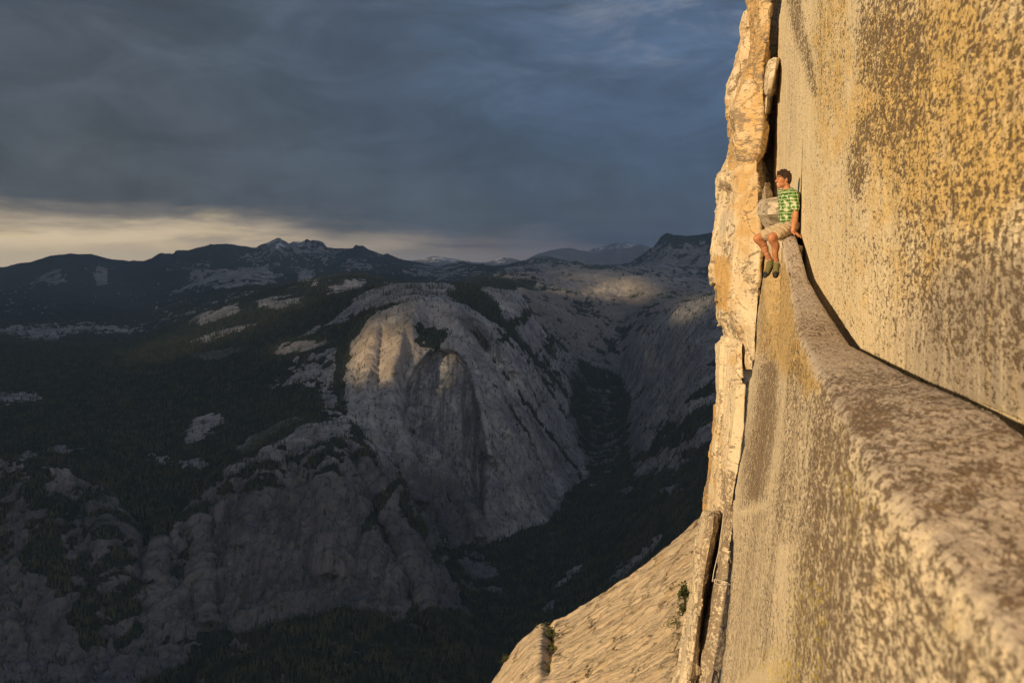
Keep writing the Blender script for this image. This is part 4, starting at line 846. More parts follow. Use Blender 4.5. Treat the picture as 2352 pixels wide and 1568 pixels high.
flake('boulder', 'big rounded grey boulder wedged behind the sitting man', [
    (456, [(1762, 17.4), (1775, 17.0), (1800, 16.9), (1815, 17.2)]), (459, [(1745, 17.5), (1765, 16.8), (1800, 16.6), (1822, 17.0)]), (466, [(1740, 17.4), (1762, 16.6), (1800, 16.3), (1826, 16.9)]), (480, [(1738, 17.4), (1760, 16.5), (1798, 16.2), (1826, 16.9)]), (495, [(1739, 17.4), (1760, 16.5), (1796, 16.3), (1824, 17.0)]), (506, [(1745, 17.5), (1764, 16.7), (1796, 16.5), (1820, 17.1)]), (530, [(1752, 17.7), (1770, 17.1), (1796, 16.9), (1815, 17.3)])],
    101, gold=.05, dark=.35, grey=.7, amp=.5, depth=.9, right=4, cat='boulder', ncol=90)
flake('boulder', 'small pointed grey block perched on top of the rounded boulder', [
    (422, [(1756, 17.9), (1758, 17.8), (1761, 17.9)]), (430, [(1752, 18.0), (1757, 17.7), (1764, 17.8)]), (438, [(1749, 18.0), (1757, 17.5), (1768, 17.8)]), (444, [(1748, 18.0), (1758, 17.4), (1771, 17.7)]), (462, [(1746, 18.0), (1758, 17.3), (1774, 17.7)])], 103, gold=.1, dark=.7, grey=.5, amp=.2, depth=.5, right=6, cat='boulder', ncol=70)

# ------------------------------------------------------------------ sunlit apron slab far below
XSl = np.linspace(1040, 2000, 420)
sil = gs(np.interp(XSl, [1040, 1128, 1150, 1200, 1225, 1240, 1262, 1300, 1350, 1400, 1450, 1500, 1550, 1600, 1640, 2000], [1700, 1570, 1532, 1474, 1450, 1436, 1430, 1418, 1384, 1350, 1317, 1280, 1240, 1200, 1160, 900]), 3)
Ds = np.interp(XSl, [1040, 1250, 1400, 1600, 2000], [430, 410, 380, 330, 260])
Db = np.interp(XSl, [1040, 1250, 1400, 1600, 2000], [300, 250, 190, 120, 70])
nv2 = 330; tt = np.linspace(0, 1, nv2) ** 1.15
Ybot = np.full_like(XSl, 1900.)
Pa = at(XSl, sil, Ds); Pb = at(XSl, Ybot, Db)
S = Pa[None] * (1 - tt[:, None, None]) + Pb[None] * tt[:, None, None]
bulge = np.sin(math.pi * np.clip(tt, 0, 1)) ** .8
S = S * (1 - .10 * bulge[:, None, None])
over = [Pa + np.array([-1., 5., -6.5]) * k * (1 + .12 * k) for k in range(14, 0, -1)]
S = np.concatenate([np.stack(over, 0), S], 0)
XS_, YS_ = proj(S)
# break the surface into long dipping sheets
dip = np.concatenate([-np.arange(14, 0, -1) * 9.0, tt * 260.0])[:, None] + 0 * XS_
ridge = fbm(np.stack([dip + .15 * S[..., 0], (S[..., 0] - S[..., 1]) * .10, 0 * dip], -1), 9, 5, 111, .6)
nS = normals(S); nS *= np.sign(nS[..., 2:3] + 1e-9)
gul = np.exp(-((XS_ - (1262 - (YS_ - 1440) * .12)) / 9) ** 2) * ss(YS_, 1420, 1445) * (1 - ss(YS_, 1500, 1560))
ds = 1.6 * ridge + 1.3 * fbm(S, 16, 4, 112, .6) + .5 * fbm(S, 4, 3, 113, .6) - 7 * gul
S = S + nS * ds[..., None]
sm_, nt = material('apron_granite')
ob = nt.n('ShaderNodeTexCoord').outputs['Object']
vv_ = nt.attr('suv', 1)
s1 = nt.noise(nt.mapv(vv_, (.11, 1.0, 1.0)), .22, 9, .68, .7); s2 = nt.noise(ob, .10, 5, .6); s3 = nt.noise(ob, 1.6, 4, .65)
cl_ = nt.mix(nt.sm(s1, .30, .68), c4(.46, .35, .23), c4(.60, .48, .33))
cl_ = nt.mix(nt.sm(s2, .52, .68, 0, .6), cl_, c4(.50, .34, .17))
cl_ = nt.mix(nt.sm(s1, .42, .33, 0, .7), cl_, c4(.22, .17, .12))
vo = nt.n('ShaderNodeTexVoronoi', feature='DISTANCE_TO_EDGE', i_Vector=nt.vm('ADD', nt.mapv(vv_, (.35, 1.0, 1.0)), nt.vm('MULTIPLY', nt.n('ShaderNodeCombineXYZ', i_0=s1, i_1=s3, i_2=s2).outputs[0], (9, 9, 9)))); vo.inputs['Scale'].default_value = .11
ck = nt.m('MULTIPLY', nt.sm(vo.outputs[0], .035, .0), nt.sm(s2, .42, .6))
cl_ = nt.mix(nt.m('MULTIPLY', ck, .85), cl_, c4(.045, .045, .02))
cl_ = nt.mix(nt.sm(s3, .60, .68, 0, .4), cl_, c4(.12, .10, .06))
finish(nt, cl_, .92, nt.m('ADD', nt.m('MULTIPLY', s1, .55), nt.m('ADD', nt.m('MULTIPLY', s3, .12), nt.m('MULTIPLY', ck, -.4))), 1.6, 1.0, .15)
along = np.cumsum(np.concatenate([[0], np.linalg.norm(np.diff(Pa, axis=0), axis=1)]))
down = np.concatenate([-np.arange(14, 0, -1) * 9.0, tt * 260.0])
SU = np.stack([along[None] + down[:, None] * -.9 + 0 * XS_, down[:, None] + .10 * along[None] + 12 * np.sin(along[None] / 70.0), 0 * XS_], -1)
grid_mesh('apron_slab', S, sm_, kind='structure', uvw=SU, label='huge smooth sunlit granite slope curving down below the cliff')

# small trees and shrubs rooted in the apron
leafm, nt = material('shrub_leaves')
tn = nt.noise(nt.n('ShaderNodeTexCoord').outputs['Object'], 1.5, 3, .6)
finish(nt, nt.mix(nt.sm(tn, .35, .65), c4(.035, .042, .014), c4(.10, .10, .03)), .9, spec=.1)
def shrub(name, label, X, Y, D, h, wdt, seed, cat, lean=0.0, n=420):
    r_ = np.random.default_rng(seed)
    d2 = np.hypot(XS_ - X, YS_ - Y); i = np.unravel_index(np.argmin(d2), d2.shape); p = S[i]
    e = bpy.data.objects.new(name, None); C.objects.link(e); e.location = p
    e['label'] = label; e['category'] = cat
    cen = r_.normal(0, 1, (9, 3)) * [wdt * .3, wdt * .3, h * .20] + [0, 0, h * .55]
    c = cen[r_.integers(0, 9, n)] + r_.normal(0, 1, (n, 3)) * [wdt * .16, wdt * .16, h * .10]
    c[:, 0] += lean * c[:, 2]
    a = r_.normal(0, 1, (n, 3)); a /= np.linalg.norm(a, axis=1, keepdims=True); b = np.cross(a, r_.normal(0, 1, (n, 3))); b /= np.linalg.norm(b, axis=1, keepdims=True)
    s_ = h * .055 * (0.6 + r_.random((n, 1)))
    V = np.stack([c - a * s_, c + b * s_ * .6, c + a * s_, c - b * s_ * .6], 1).reshape(-1, 3)
    tri_mesh('crown', V, np.arange(4 * n).reshape(-1, 4), leafm, smooth=False, parent=e)
    bm = bmesh.new()
    for k in range(4):
        q_ = cen[k]; vs = []
        for (t_, rr) in ((0, .035), (.5, .022), (1, .008)):
            ring = [bm.verts.new((q_[0] * t_ ** 1.4 + rr * h * math.cos(j * 1.57), q_[1] * t_ ** 1.4 + rr * h * math.sin(j * 1.57), (q_[2] + .3) * t_ - .3)) for j in range(4)]
            vs.append(ring)
        for A_, B_ in zip(vs, vs[1:]):
            for j in range(4): bm.faces.new((A_[j], A_[(j + 1) % 4], B_[(j + 1) % 4], B_[j]))
    me = bpy.data.meshes.new('trunk'); bm.to_mesh(me); bm.free(); me.materials.append(bark); link('trunk', me, parent=e)
shrub('conifer_tree', 'tall narrow tree on the sunlit slab beside the rock columns', 1573, 1392, 200, 5.6, 1.7, 1, 'tree')
shrub('shrub', 'large olive shrub on the outline of the sunlit slab', 1256, 1448, 400, 6.5, 6.0, 2, 'shrub')
shrub('shrub', 'dark shrub in the gully just under the shrub on the outline', 1259, 1470, 380, 8.0, 4.4, 3, 'shrub')
shrub('shrub', 'dark bush at the narrow waist of the slab gully', 1262, 1494, 360, 6.0, 5.5, 4, 'shrub')
shrub('shrub', 'lowest bush in the gully of the sunlit slab', 1256, 1520, 340, 5.0, 4.0, 5, 'shrub')
shrub('shrub', 'bushy patch growing along a crack in the middle of the sunlit slab', 1548, 1440, 200, 2.6, 5.0, 6, 'shrub')
shrub('shrub', 'low bush at the bottom left outline of the sunlit slab', 1163, 1520, 420, 4.0, 3.0, 7, 'shrub')
shrub('shrub', 'small bush clinging to the slab below the narrow tree', 1565, 1412, 200, 3.2, 1.8, 8, 'shrub')

# ------------------------------------------------------------------ old cord on the narrow column
cordm, nt = material('weathered_cord')
finish(nt, nt.mix(nt.noise(nt.n('ShaderNodeTexCoord').outputs['Object'], 60), c4(.45, .38, .30), c4(.62, .55, .45)), .8)
def tube(name, pts, rad, mat, ns=8, **kw):
    P = np.array(pts, float); n = len(P); T_ = np.gradient(P, axis=0); T_ /= np.linalg.norm(T_, axis=1, keepdims=True)
    ref = np.array([.3, -.9, .2]); A_ = np.cross(T_, ref); A_ /= np.linalg.norm(A_, axis=1, keepdims=True); B_ = np.cross(T_, A_)
    a = np.arange(ns) * 2 * math.pi / ns
    Vv = P[:, None] + rad * (A_[:, None] * np.cos(a)[None, :, None] + B_[:, None] * np.sin(a)[None, :, None])
    return grid_mesh(name, Vv, mat, wrap=True, **kw)
def pxline(pts, n=60):
    pts = np.array(pts, float); t = np.linspace(0, 1, len(pts)); s = np.linspace(0, 1, n)
    return at(np.interp(s, t, pts[:, 0]), np.interp(s, t, pts[:, 1]), np.interp(s, t, pts[:, 2]))
tube('rope', pxline([(1692.5, 1167, 16.4), (1691.5, 1200, 16.35), (1688, 1250, 16.2), (1684, 1300, 16.1), (1680, 1340, 16.0), (1678, 1380, 16.0)]), .009, cordm, label='thin worn cord hanging down beside the speckled column', cat='cord')
tube('climbing_sling', pxline([(1678.5, 1341, 16.0), (1670, 1337, 15.95), (1660, 1333, 16.0), (1650, 1331, 16.2), (1640, 1330, 16.5), (1642, 1338, 16.45), (1652, 1341, 16.15), (1665, 1342, 15.95), (1678, 1342, 16.0)]), .011, cordm, label='looped sling tied across the speckled column', cat='sling')
tube('climbing_sling', pxline([(1662, 1180, 16.9), (1659, 1205, 16.85), (1655, 1235, 16.7), (1651, 1265, 16.7), (1640, 1310, 16.6), (1636, 1335, 16.6)]), .008, cordm, label='pale strand running down the left corner of the speckled column', cat='cord')
#PART4
# ------------------------------------------------------------------ the man sitting at the end of the ledge
def Qp(zx, zy, D): return Vector(at(1665.2 + .2197 * zx, 344.5 + .2197 * zy, D).tolist())
def _frame(t):
    t = t.normalized(); r = Vector((0, 0, 1)) if abs(t.z) < .9 else Vector((0, 1, 0))
    a = t.cross(r).normalized(); return t, a, t.cross(a)
def limb(bm, pts, rad, flat=None, fdir=None, n=20, sub=5):
    """closed tapered tube through the points, round ended; flat = (ratio along fdir)"""
    P = [Vector(p) for p in pts]; m = len(P); Ps, Rs = [], []
    for i in range(m - 1):
        p0, p1, p2, p3 = P[max(i - 1, 0)], P[i], P[i + 1], P[min(i + 2, m - 1)]
        for k in range(sub):
            t = k / sub
            Ps.append(.5 * ((2 * p1) + (p2 - p0) * t + (2 * p0 - 5 * p1 + 4 * p2 - p3) * t * t + (-p0 + 3 * p1 - 3 * p2 + p3) * t ** 3))
            s = t * t * (3 - 2 * t); Rs.append(rad[i] * (1 - s) + rad[i + 1] * s)
    Ps.append(P[-1]); Rs.append(rad[-1])
    rings = []
    L_ = len(Ps)
    tans = [(Ps[min(i + 1, L_ - 1)] - Ps[max(i - 1, 0)]) for i in range(L_)]
    seq = []
    for a in (80, 55, 28): seq.append((Ps[0] - tans[0].normalized() * Rs[0] * math.sin(R(a)), tans[0], Rs[0] * math.cos(R(a))))
    for i in range(L_): seq.append((Ps[i], tans[i], Rs[i]))
    for a in (28, 55, 80): seq.append((Ps[-1] + tans[-1].normalized() * Rs[-1] * math.sin(R(a)), tans[-1], Rs[-1] * math.cos(R(a))))
    for (p, t, r) in seq:
        t, a, b = _frame(t)
        if fdir is not None:
            a = (fdir - t * fdir.dot(t)).normalized(); b = t.cross(a)
        fa = flat or 1.0
        rings.append([bm.verts.new(p + a * (r * fa * math.cos(j * 6.28318 / n)) + b * (r * math.sin(j * 6.28318 / n))) for j in range(n)])
    for A_, B_ in zip(rings, rings[1:]):
        for j in range(n): bm.faces.new((A_[j], A_[(j + 1) % n], B_[(j + 1) % n], B_[j]))
    bm.faces.new(rings[0][::-1]); bm.faces.new(rings[-1])
def blob(bm, c, ax, r, seg=20):
    import mathutils
    Mx = mathutils.Matrix((ax[0] * r[0], ax[1] * r[1], ax[2] * r[2])).transposed().to_4x4(); Mx.translation = c
    bmesh.ops.create_uvsphere(bm, u_segments=seg, v_segments=seg // 2 + 2, radius=1.0, matrix=Mx)
def fuse(name, bm, mat, voxel, smooth=3, parent=None, noise_=None, label=None):
    bmesh.ops.recalc_face_normals(bm, faces=bm.faces)
    me = bpy.data.meshes.new(name); bm.to_mesh(me); bm.free()
    tmp = bpy.data.objects.new('tmp_' + name, me); C.objects.link(tmp)
    rm = tmp.modifiers.new('r', 'REMESH'); rm.mode = 'VOXEL'; rm.voxel_size = voxel
    if smooth:
        s = tmp.modifiers.new('s', 'SMOOTH'); s.factor = .5; s.iterations = smooth
    dg = bpy.context.evaluated_depsgraph_get(); dg.update()
    out = bpy.data.meshes.new_from_object(tmp.evaluated_get(dg)); bpy.data.objects.remove(tmp)
    if noise_:
        n = len(out.vertices); co = np.zeros(n * 3); no = np.zeros(n * 3)
        out.vertices.foreach_get('co', co); out.vertices.foreach_get('normal', no); co = co.reshape(-1, 3); no = no.reshape(-1, 3)
        d_ = noise_(co); co = co + no * d_[:, None]; out.vertices.foreach_set('co', co.reshape(-1)); out.update()
    for p in out.polygons: p.use_smooth = True
    out.materials.clear(); out.materials.append(mat); out.name = name
    return link(name, out, parent=parent, label=label)
pelv = Qp(672, 800, 13.80)
root = bpy.data.objects.new('person', None); C.objects.link(root); root.location = pelv
root['label'] = 'man in green plaid shirt and khaki shorts sitting on the tip of the ledge'; root['category'] = 'person'
INV = -pelv
skin, nt = material('skin')
obn = nt.n('ShaderNodeTexCoord').outputs['Object']
sk_ = nt.mix(nt.sm(nt.noise(obn, 22, 4), .35, .7), c4(.40, .165, .075), c4(.52, .235, .12))
finish(nt, sk_, .55, nt.noise(obn, 160, 2), .001, .4, .3)
hairm, nt = material('dark_brown_hair'); obn = nt.n('ShaderNodeTexCoord').outputs['Object']
finish(nt, nt.mix(nt.noise(nt.mapv(obn, (1, 1, .3)), 90, 3), c4(.012, .007, .005), c4(.065, .032, .020)), .6, nt.noise(nt.mapv(obn, (1, 1, .3)), 140, 3), .006, 1.0, .3)
khaki, nt = material('khaki_cotton'); obn = nt.n('ShaderNodeTexCoord').outputs['Object']
finish(nt, nt.mix(nt.noise(obn, 14, 4), c4(.43, .33, .215), c4(.54, .43, .29)), .9, nt.noise(nt.mapv(obn, (1, 1, 2.2), (0, R(30), 0)), 16, 3, .5, .8), .022, 1.0, .1)
plaid, nt = material('green_plaid_cotton'); obn = nt.n('ShaderNodeTexCoord').outputs['Object']
fwd = Vector((-.9, -.42, 0)).normalized(); lef = Vector((0, 0, 1)).cross(fwd)
wr_ = nt.noise(obn, 9, 3, .5)
pd = nt.n('ShaderNodeVectorMath', operation='DOT_PRODUCT', i_0=obn, i_1=tuple(fwd * 1.0 + lef * .75)).outputs['Value']
pz = nt.n('ShaderNodeSeparateXYZ', i_0=obn).outputs[2]
pd = nt.m('ADD', pd, nt.m('MULTIPLY', wr_, .035)); pz = nt.m('ADD', pz, nt.m('MULTIPLY', wr_, .03))
tri = lambda v, f, ph: nt.m('PINGPONG', nt.m('ADD', nt.m('MULTIPLY', v, f), ph), 1.0)
gv, gh = tri(pd, 45, .2), tri(pz, 43, .6)
cv = nt.mix(nt.sm(gv, .40, .52), c4(.045, .12, .025), c4(.16, .31, .08)); cvw = nt.sm(gv, .76, .84)
ch = nt.mix(nt.sm(gh, .40, .52), c4(.04, .11, .025), c4(.19, .33, .09)); chw = nt.sm(gh, .80, .88)
ptot = nt.mix(.38, cv, ch)
ptot = nt.mix(nt.m('MULTIPLY', nt.m('ADD', nt.m('MULTIPLY', cvw, 1.15), chw), .60, clamp=True), ptot, c4(.66, .64, .50))
finish(nt, ptot, .85, nt.noise(nt.mapv(obn, (1.5, 1.5, .8), (0, R(20), 0)), 11, 3, .5, 1.0), .03, 1.0, .1)
shoem, nt = material('olive_shoe_suede'); finish(nt, nt.mix(nt.noise(nt.n('ShaderNodeTexCoord').outputs['Object'], 60), c4(.12, .10, .035), c4(.21, .18, .07)), .8)
rubm, nt = material('black_rubber'); finish(nt, nt.mix(nt.noise(nt.n('ShaderNodeTexCoord').outputs['Object'], 60), c4(.016, .014, .013), c4(.04, .034, .03)), .6)
lacem, nt = material('cream_lace'); finish(nt, nt.mix(nt.noise(nt.n('ShaderNodeTexCoord').outputs['Object'], 200), c4(.50, .47, .28), c4(.66, .62, .40)), .8)
eyem, nt = material('eye_dark'); finish(nt, nt.mix(nt.noise(nt.n('ShaderNodeTexCoord').outputs['Object'], 200), c4(.02, .012, .01), c4(.05, .03, .02)), .3)
toothm, nt = material('tooth_white'); finish(nt, nt.mix(nt.noise(nt.n('ShaderNodeTexCoord').outputs['Object'], 200), c4(.75, .70, .60), c4(.85, .8, .7)), .4)

q_ = lambda x, y, D: Qp(x, y, D) + INV
# joints
nb = q_(646, 432, 13.80); chest = q_(664, 540, 13.80); waist = q_(656, 680, 13.80); pel = Vector((0, 0, 0))
shN, shF = q_(712, 462, 13.64), q_(604, 458, 13.97)
elN, wrN = q_(736, 655, 13.60), q_(708, 850, 13.53)
elF, wrF = q_(622, 650, 14.04), q_(676, 820, 14.04)
hipN, hipF = q_(694, 806, 13.74), q_(652, 800, 13.90)
knN, knF = q_(490, 912, 13.46), q_(338, 922, 13.88)
anN, anF = q_(543, 1182, 13.60), q_(484, 1166, 13.92)
toN, toF = q_(530, 1300, 13.50), q_(418, 1300, 13.80)
bm = bmesh.new()
limb(bm, [nb + Vector((0, 0, -.03)), chest, waist, pel], [.075, .118, .112, .115], .95, fwd)
blob(bm, chest + Vector((0, 0, .04)), (fwd, lef, Vector((0, 0, 1))), (.10, .155, .14))
limb(bm, [shN, shN.lerp(elN, .45), elN, elN.lerp(wrN, .35), wrN], [.054, .046, .038, .041, .027])
limb(bm, [shF, shF.lerp(elF, .45), elF, elF.lerp(wrF, .35), wrF], [.054, .046, .038, .041, .027])
for (h, k, a) in ((hipN, knN, anN), (hipF, knF, anF)):
    c = k.lerp(a, .32) + Vector((.030, .012, 0))
    limb(bm, [h, h.lerp(k, .5), k.lerp(h, .12), k + Vector((-.004, -.004, -.004)), k.lerp(a, .12), c, k.lerp(a, .65), a], [.088, .076, .058, .056, .052, .057, .041, .034])
    blob(bm, k + Vector((-.012, -.012, -.006)), (fwd, lef, Vector((0, 0, 1))), (.042, .044, .05))
# head
hf = Vector((-.965, -.26, .02)).normalized(); hu = Vector((0, 0, 1)); hl = hu.cross(hf).normalized(); hu = hf.cross(hl)
HC = q_(606, 312, 13.79)
hp = lambda f, l, u: HC + hf * f + hl * l + hu * u
HA = (hf, hl, hu)
limb(bm, [nb + Vector((.012, 0, -.02)), nb.lerp(HC, .45) + Vector((.012, 0, 0)), hp(-.022, 0, -.03)], [.064, .053, .055])
blob(bm, hp(-.020, 0, .030), HA, (.094, .074, .084), 28)
blob(bm, hp(.030, 0, .010), HA, (.054, .062, .080), 24)
blob(bm, hp(.032, 0, -.048), HA, (.050, .053, .060), 24)
blob(bm, hp(.012, 0, -.062), HA, (.052, .054, .048), 20)
blob(bm, hp(.062, 0, -.098), HA, (.024, .026, .020), 16)
limb(bm, [hp(.074, 0, .018), hp(.092, 0, -.006), hp(.104, 0, -.026)], [.010, .013, .015], n=12, sub=3)
blob(bm, hp(.090, .010, -.032), HA, (.012, .010, .008), 12); blob(bm, hp(.090, -.010, -.032), HA, (.012, .010, .008), 12)
blob(bm, hp(.074, 0, .038), HA, (.014, .046, .010), 14)
for s in (1, -1):
    blob(bm, hp(.055, .036 * s, -.024), HA, (.024, .020, .020), 14)
    blob(bm, hp(-.012, .076 * s, -.012), (hf, hl, hu), (.019, .009, .032), 16)
    blob(bm, hp(-.006, .078 * s, -.018), (hf, hl, hu), (.012, .010, .018), 12)
blob(bm, hp(.082, 0, -.052), HA, (.013, .024, .006), 14); blob(bm, hp(.078, 0, -.076), HA, (.013, .022, .007), 14)
# hands
def hand(bm, wr, ndir, pd_, side, spread, curl, flip=1):
    """ndir towards the fingers, pd_ palm normal (down), side = across the palm towards the thumb"""
    pc_ = wr + ndir * .050 - pd_ * .002
    limb(bm, [wr, wr + ndir * .03, wr + ndir * .075], [.024, .036, .038], .42, pd_, n=16, sub=4)
    for i, (off, ln) in enumerate(((.028, .070), (.010, .078), (-.009, .073), (-.027, .058))):
        b0 = wr + ndir * (.084 - .004 * abs(i - 1)) + side * off
        dr = (ndir + side * spread * (1.2 - i * .8)).normalized()
        p1 = b0 + dr * ln * .45 - pd_ * .006; p2 = p1 + (dr + pd_ * curl).normalized() * ln * .32; p3 = p2 + (dr + pd_ * curl * 1.8).normalized() * ln * .26
        limb(bm, [b0 - dr * .015, p1, p2, p3], [.0100, .0092, .0085, .0070], n=10, sub=3)
    t0 = wr + ndir * .022 + side * .024; t1 = t0 + (ndir * .6 + side * .9).normalized() * .036; t2 = t1 + (ndir * .85 + side * .5 + pd_ * .15).normalized() * .030; t3 = t2 + (ndir + side * .2 + pd_ * .2).normalized() * .022
    limb(bm, [wr + ndir * .012 + side * .012, t0, t1, t2, t3], [.016, .0145, .0125, .0105, .0085], n=10, sub=3)
hand(bm, wrN, Vector((.62, -.55, -.56)).normalized(), Vector((.2, .1, -.95)).normalized(), Vector((-.72, -.68, .1)).normalized(), .30, .25)
hand(bm, wrF, Vector((.45, .3, -.80)).normalized(), Vector((.6, .3, -.7)).normalized(), Vector((-.6, .7, .0)).normalized(), .2, .3)
# feet inside the shoes
for a, t in ((anN, toN), (anF, toF)): limb(bm, [a, a.lerp(t, .30), a.lerp(t, .7)], [.034, .024, .018])
fuse('body', bm, skin, .0048, 2, root)
# eyes, teeth
for s in (1, -1):
    bm = bmesh.new(); blob(bm, hp(.066, .030 * s, .010), HA, (.012, .011, .0045), 12); me = bpy.data.meshes.new('eye'); bm.to_mesh(me); bm.free(); me.materials.append(eyem); link('eye', me, parent=root)
    bm = bmesh.new(); limb(bm, [hp(.083, .014 * s, .038), hp(.078, .036 * s, .040), hp(.062, .050 * s, .032)], [.0035, .0045, .003], n=8, sub=3); me = bpy.data.meshes.new('eyebrow'); bm.to_mesh(me); bm.free(); me.materials.append(hairm); link('eyebrow', me, parent=root)
bm = bmesh.new(); blob(bm, hp(.079, 0, -.064), HA, (.012, .024, .0075), 14); me = bpy.data.meshes.new('teeth'); bm.to_mesh(me); bm.free(); me.materials.append(toothm); link('teeth', me, parent=root)
# hair
bm = bmesh.new()
blob(bm, hp(-.026, 0, .044), HA, (.100, .083, .083), 26)
blob(bm, hp(-.058, 0, .010), HA, (.066, .076, .088), 24)
blob(bm, hp(.030, 0, .082), HA, (.056, .062, .034), 20)
limb(bm, [hp(-.060, 0, -.02), hp(-.068, 0, -.062)], [.056, .038], n=16)
for s in (1, -1):
    limb(bm, [hp(.016, .066 * s, .055), hp(.012, .070 * s, .020), hp(.010, .068 * s, -.002)], [.020, .014, .007], .5, hl, n=10)
    blob(bm, hp(.038, .050 * s, .060), HA, (.030, .022, .024), 14)
rr_ = random.Random(4)
for k in range(120):
    th = rr_.uniform(0, 6.28); ph = rr_.uniform(.1, 1.25)
    d_ = hf * math.sin(ph) * math.cos(th) + hl * math.sin(ph) * math.sin(th) + hu * math.cos(ph)
    b0 = hp(-.024, 0, .046) + Vector((hf * d_.dot(hf) * .095 + hl * d_.dot(hl) * .078 + hu * d_.dot(hu) * .082))
    tip = b0 + (d_ * .45 + hf * rr_.uniform(.1, .9) + hl * rr_.uniform(-.5, .5)) .normalized() * rr_.uniform(.016, .036)
    limb(bm, [b0 - d_ * .012, b0.lerp(tip, .5), tip], [.008, .006, .002], n=7, sub=2)
for k in range(12):
    b0 = hp(.050 + .012 * rr_.random(), rr_.uniform(-.045, .055), .094); tip = b0 + (hf * rr_.uniform(.3, 1) + hu * rr_.uniform(.2, 1.0) + hl * rr_.uniform(-.4, .4)).normalized() * .034
    limb(bm, [b0 - hu * .01, b0.lerp(tip, .5), tip], [.010, .008, .003], n=7, sub=2)
fuse('hair', bm, hairm, .004, 1, root)
# shirt
fold = lambda co: .0045 * np.sin((co[:, 2] * 60 + co[:, 0] * 45 - co[:, 1] * 30) + 3 * fbm(co, .12, 2, 200)) * .8 + .008 * fbm(co, .06, 3, 201, .5, 1.5)
bm = bmesh.new()
limb(bm, [nb + Vector((0, 0, -.045)), chest + Vector((0, 0, .01)), waist + Vector((0, 0, .02)), waist.lerp(pel, .50)], [.086, .136, .130, .128], .98, fwd, n=28)
blob(bm, chest + Vector((0, 0, .045)), (fwd, lef, Vector((0, 0, 1))), (.120, .170, .145), 26)
for s_h, e_l in ((shN, elN), (shF, elF)):
    limb(bm, [s_h + Vector((0, 0, .004)), s_h.lerp(e_l, .35), s_h.lerp(e_l, .60), s_h.lerp(e_l, .72)], [.070, .068, .066, .070], n=20)
hang = waist.lerp(pel, .62) + fwd * .105
limb(bm, [waist + fwd * .10 + Vector((0, 0, -.02)), hang + lef * .0, hang + fwd * .028 + Vector((0, 0, -.055)) + lef * .02], [.045, .036, .022], .4, fwd, n=12)
limb(bm, [waist.lerp(pel, .6) + lef * .10 + Vector((.04, 0, .03)), waist.lerp(pel, .72) + lef * .11 + Vector((.03, 0, -.01))], [.05, .03], .5, lef, n=12)
shirt = fuse('shirt', bm, plaid, .006, 3, root, fold)
bm = bmesh.new()   # collar
ring = []
for k in range(9):
    a = R(-150 + k * 37.5); ring.append(nb + Vector((.012, 0, .012)) + fwd * math.cos(a) * .066 + lef * math.sin(a) * .068 + Vector((0, 0, .020 - .030 * max(0, math.cos(a)))))
limb(bm, ring, [.014] * 9, n=10, sub=3)
limb(bm, [nb + fwd * .060 + lef * .02 + Vector((0, 0, -.010)), nb + fwd * .088 + lef * .045 + Vector((0, 0, -.045))], [.020, .010], .5, lef, n=10)
fuse('collar', bm, plaid, .005, 2, shirt)
# shorts
bm = bmesh.new()
blob(bm, pel + Vector((0, 0, .012)), (fwd, lef, Vector((0, 0, 1))), (.132, .165, .118), 26)
limb(bm, [hipN + Vector((-.01, 0, .0)), hipN.lerp(knN, .45), hipN.lerp(knN, .76)], [.105, .093, .084], n=22)
limb(bm, [hipF, hipF.lerp(knF, .45), hipF.lerp(knF, .74)], [.105, .094, .084], n=22)
fuse('shorts', bm, khaki, .006, 3, root, lambda co: .006 * np.sin(co[:, 0] * 55 + co[:, 2] * 70 + 4 * fbm(co, .15, 2, 210)) * .7 + .006 * fbm(co, .05, 3, 211))
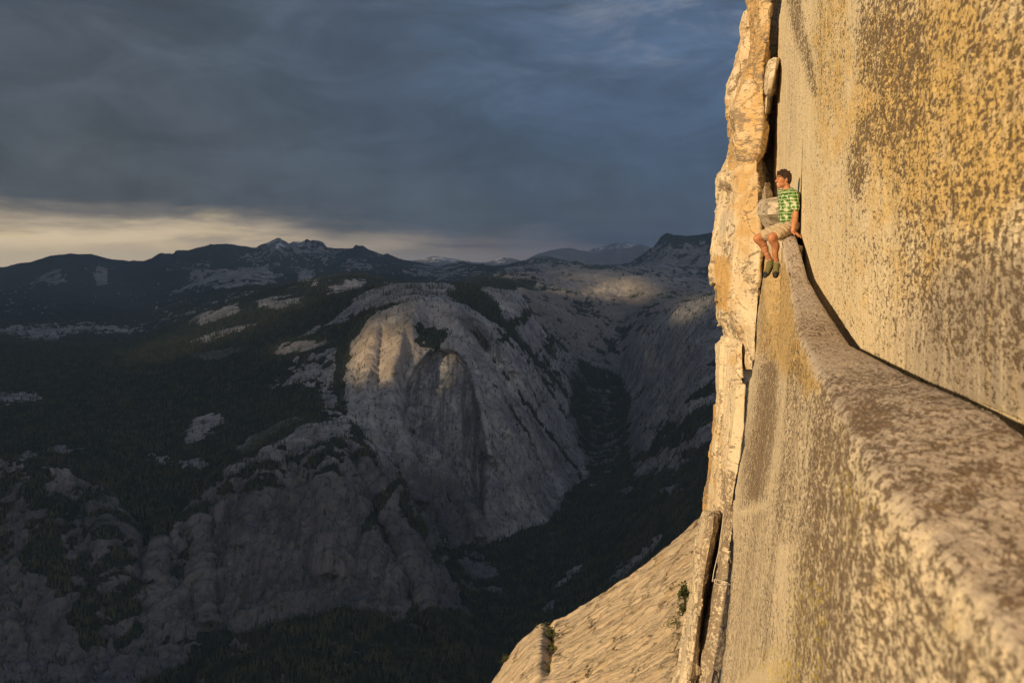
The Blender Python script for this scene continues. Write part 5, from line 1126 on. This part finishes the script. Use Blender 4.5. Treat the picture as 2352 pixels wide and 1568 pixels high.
# shoes
for an, to, sd_ in ((anN, toN, Vector((1, .15, .05))), (anF, toF, Vector((.55, .75, .1)))):
    ax = (to - an).normalized(); up = (Vector((-.25, -1, .25)) if an is anN else Vector((-.85, -.45, .35))); up = (up - ax * up.dot(ax)).normalized(); sdv = ax.cross(up).normalized()
    hl_ = an - ax * .020 - up * .035
    bm = bmesh.new()
    limb(bm, [an - up * .004 + ax * .004, an + ax * .045 + up * .002, an + ax * .10 - up * .004], [.041, .047, .042], n=18)
    limb(bm, [hl_, an + ax * .06 - up * .012, to - ax * .045 - up * .012, to - up * .014], [.040, .045, .044, .032], .80, up, n=20)
    sh = fuse('shoe', bm, shoem, .004, 2, root)
    bm = bmesh.new()
    limb(bm, [hl_ - up * .020 - ax * .01, an + ax * .05 - up * .040, to - ax * .05 - up * .032, to + ax * .012 - up * .022], [.040, .044, .048, .037], .62, up, n=20)
    limb(bm, [to - ax * .022 - up * .012, to + ax * .010 - up * .014], [.039, .033], .95, up, n=16)
    limb(bm, [hl_ - ax * .006, hl_ + up * .02 - ax * .008], [.038, .030], n=14)
    fuse('sole', bm, rubm, .004, 2, sh)
    bm = bmesh.new()
    for k in range(5):
        c = an + ax * (.040 + .022 * k) + up * (.036 - .005 * k)
        limb(bm, [c - sdv * .020 - up * .004, c + up * .003, c + sdv * .020 - up * .004], [.0040] * 3, n=8, sub=3)
    limb(bm, [an + ax * .03 + up * .040, an + ax * .02 + up * .055 + sdv * .03, an + ax * .035 + up * .045 + sdv * .04], [.003] * 3, n=6)
    limb(bm, [an + ax * .03 + up * .040, an + ax * .02 + up * .055 - sdv * .03, an + ax * .035 + up * .045 - sdv * .04], [.003] * 3, n=6)
    me = bpy.data.meshes.new('lace'); bm.to_mesh(me); bm.free(); me.materials.append(lacem); link('lace', me, parent=sh)
    bm = bmesh.new()
    limb(bm, [an + ax * .030 + up * .030, an + ax * .075 + up * .026, an + ax * .125 + up * .014], [.020, .019, .013], .35, up, n=12)
    fuse('tongue', bm, rubm, .004, 1, sh)
#PART5
# ------------------------------------------------------------------ haze
def haze_box():
    m = bpy.data.materials.new('haze_air'); m.use_nodes = True; nt = NT(m.node_tree)
    v = nt.n('ShaderNodeVolumePrincipled'); v.inputs['Color'].default_value = c4(.50, .72, 1.0); v.inputs['Density'].default_value = HAZE
    v.inputs['Anisotropy'].default_value = .0
    o = nt.n('ShaderNodeOutputMaterial'); nt.t.links.new(v.outputs[0], o.inputs['Volume'])
    h_ = np.array([-math.sin(SUN_AZ), -math.cos(SUN_AZ), 0.0])
    zlo, zhi = float(min(T[..., 2].min(), G[..., 2].min())) - 3.0, float(max(T[..., 2].max(), W[..., 2].max())) + 12.0
    ua, ub = float((T @ uh).min()) - 2500, float((T @ uh).max()) + 400
    ha, hb = float((T @ h_).min()) - 400, min(2600.0, float((T @ h_).max()) + 300)
    bm = bmesh.new(); vs = [bm.verts.new(tuple(uh * a + h_ * b + np.array([0, 0, c]))) for c in (zlo, zhi) for a, b in ((ua, ha), (ub, ha), (ub, hb), (ua, hb))]
    for f in ((0, 1, 2, 3), (7, 6, 5, 4), (0, 4, 5, 1), (1, 5, 6, 2), (2, 6, 7, 3), (3, 7, 4, 0)): bm.faces.new([vs[i] for i in f])
    bmesh.ops.recalc_face_normals(bm, faces=bm.faces)
    me = bpy.data.meshes.new('haze'); bm.to_mesh(me); bm.free(); me.materials.append(m)
    link('haze', me, kind='stuff', label='thin blue evening haze filling the valley air')
HAZE = 1.9e-5
haze_box()
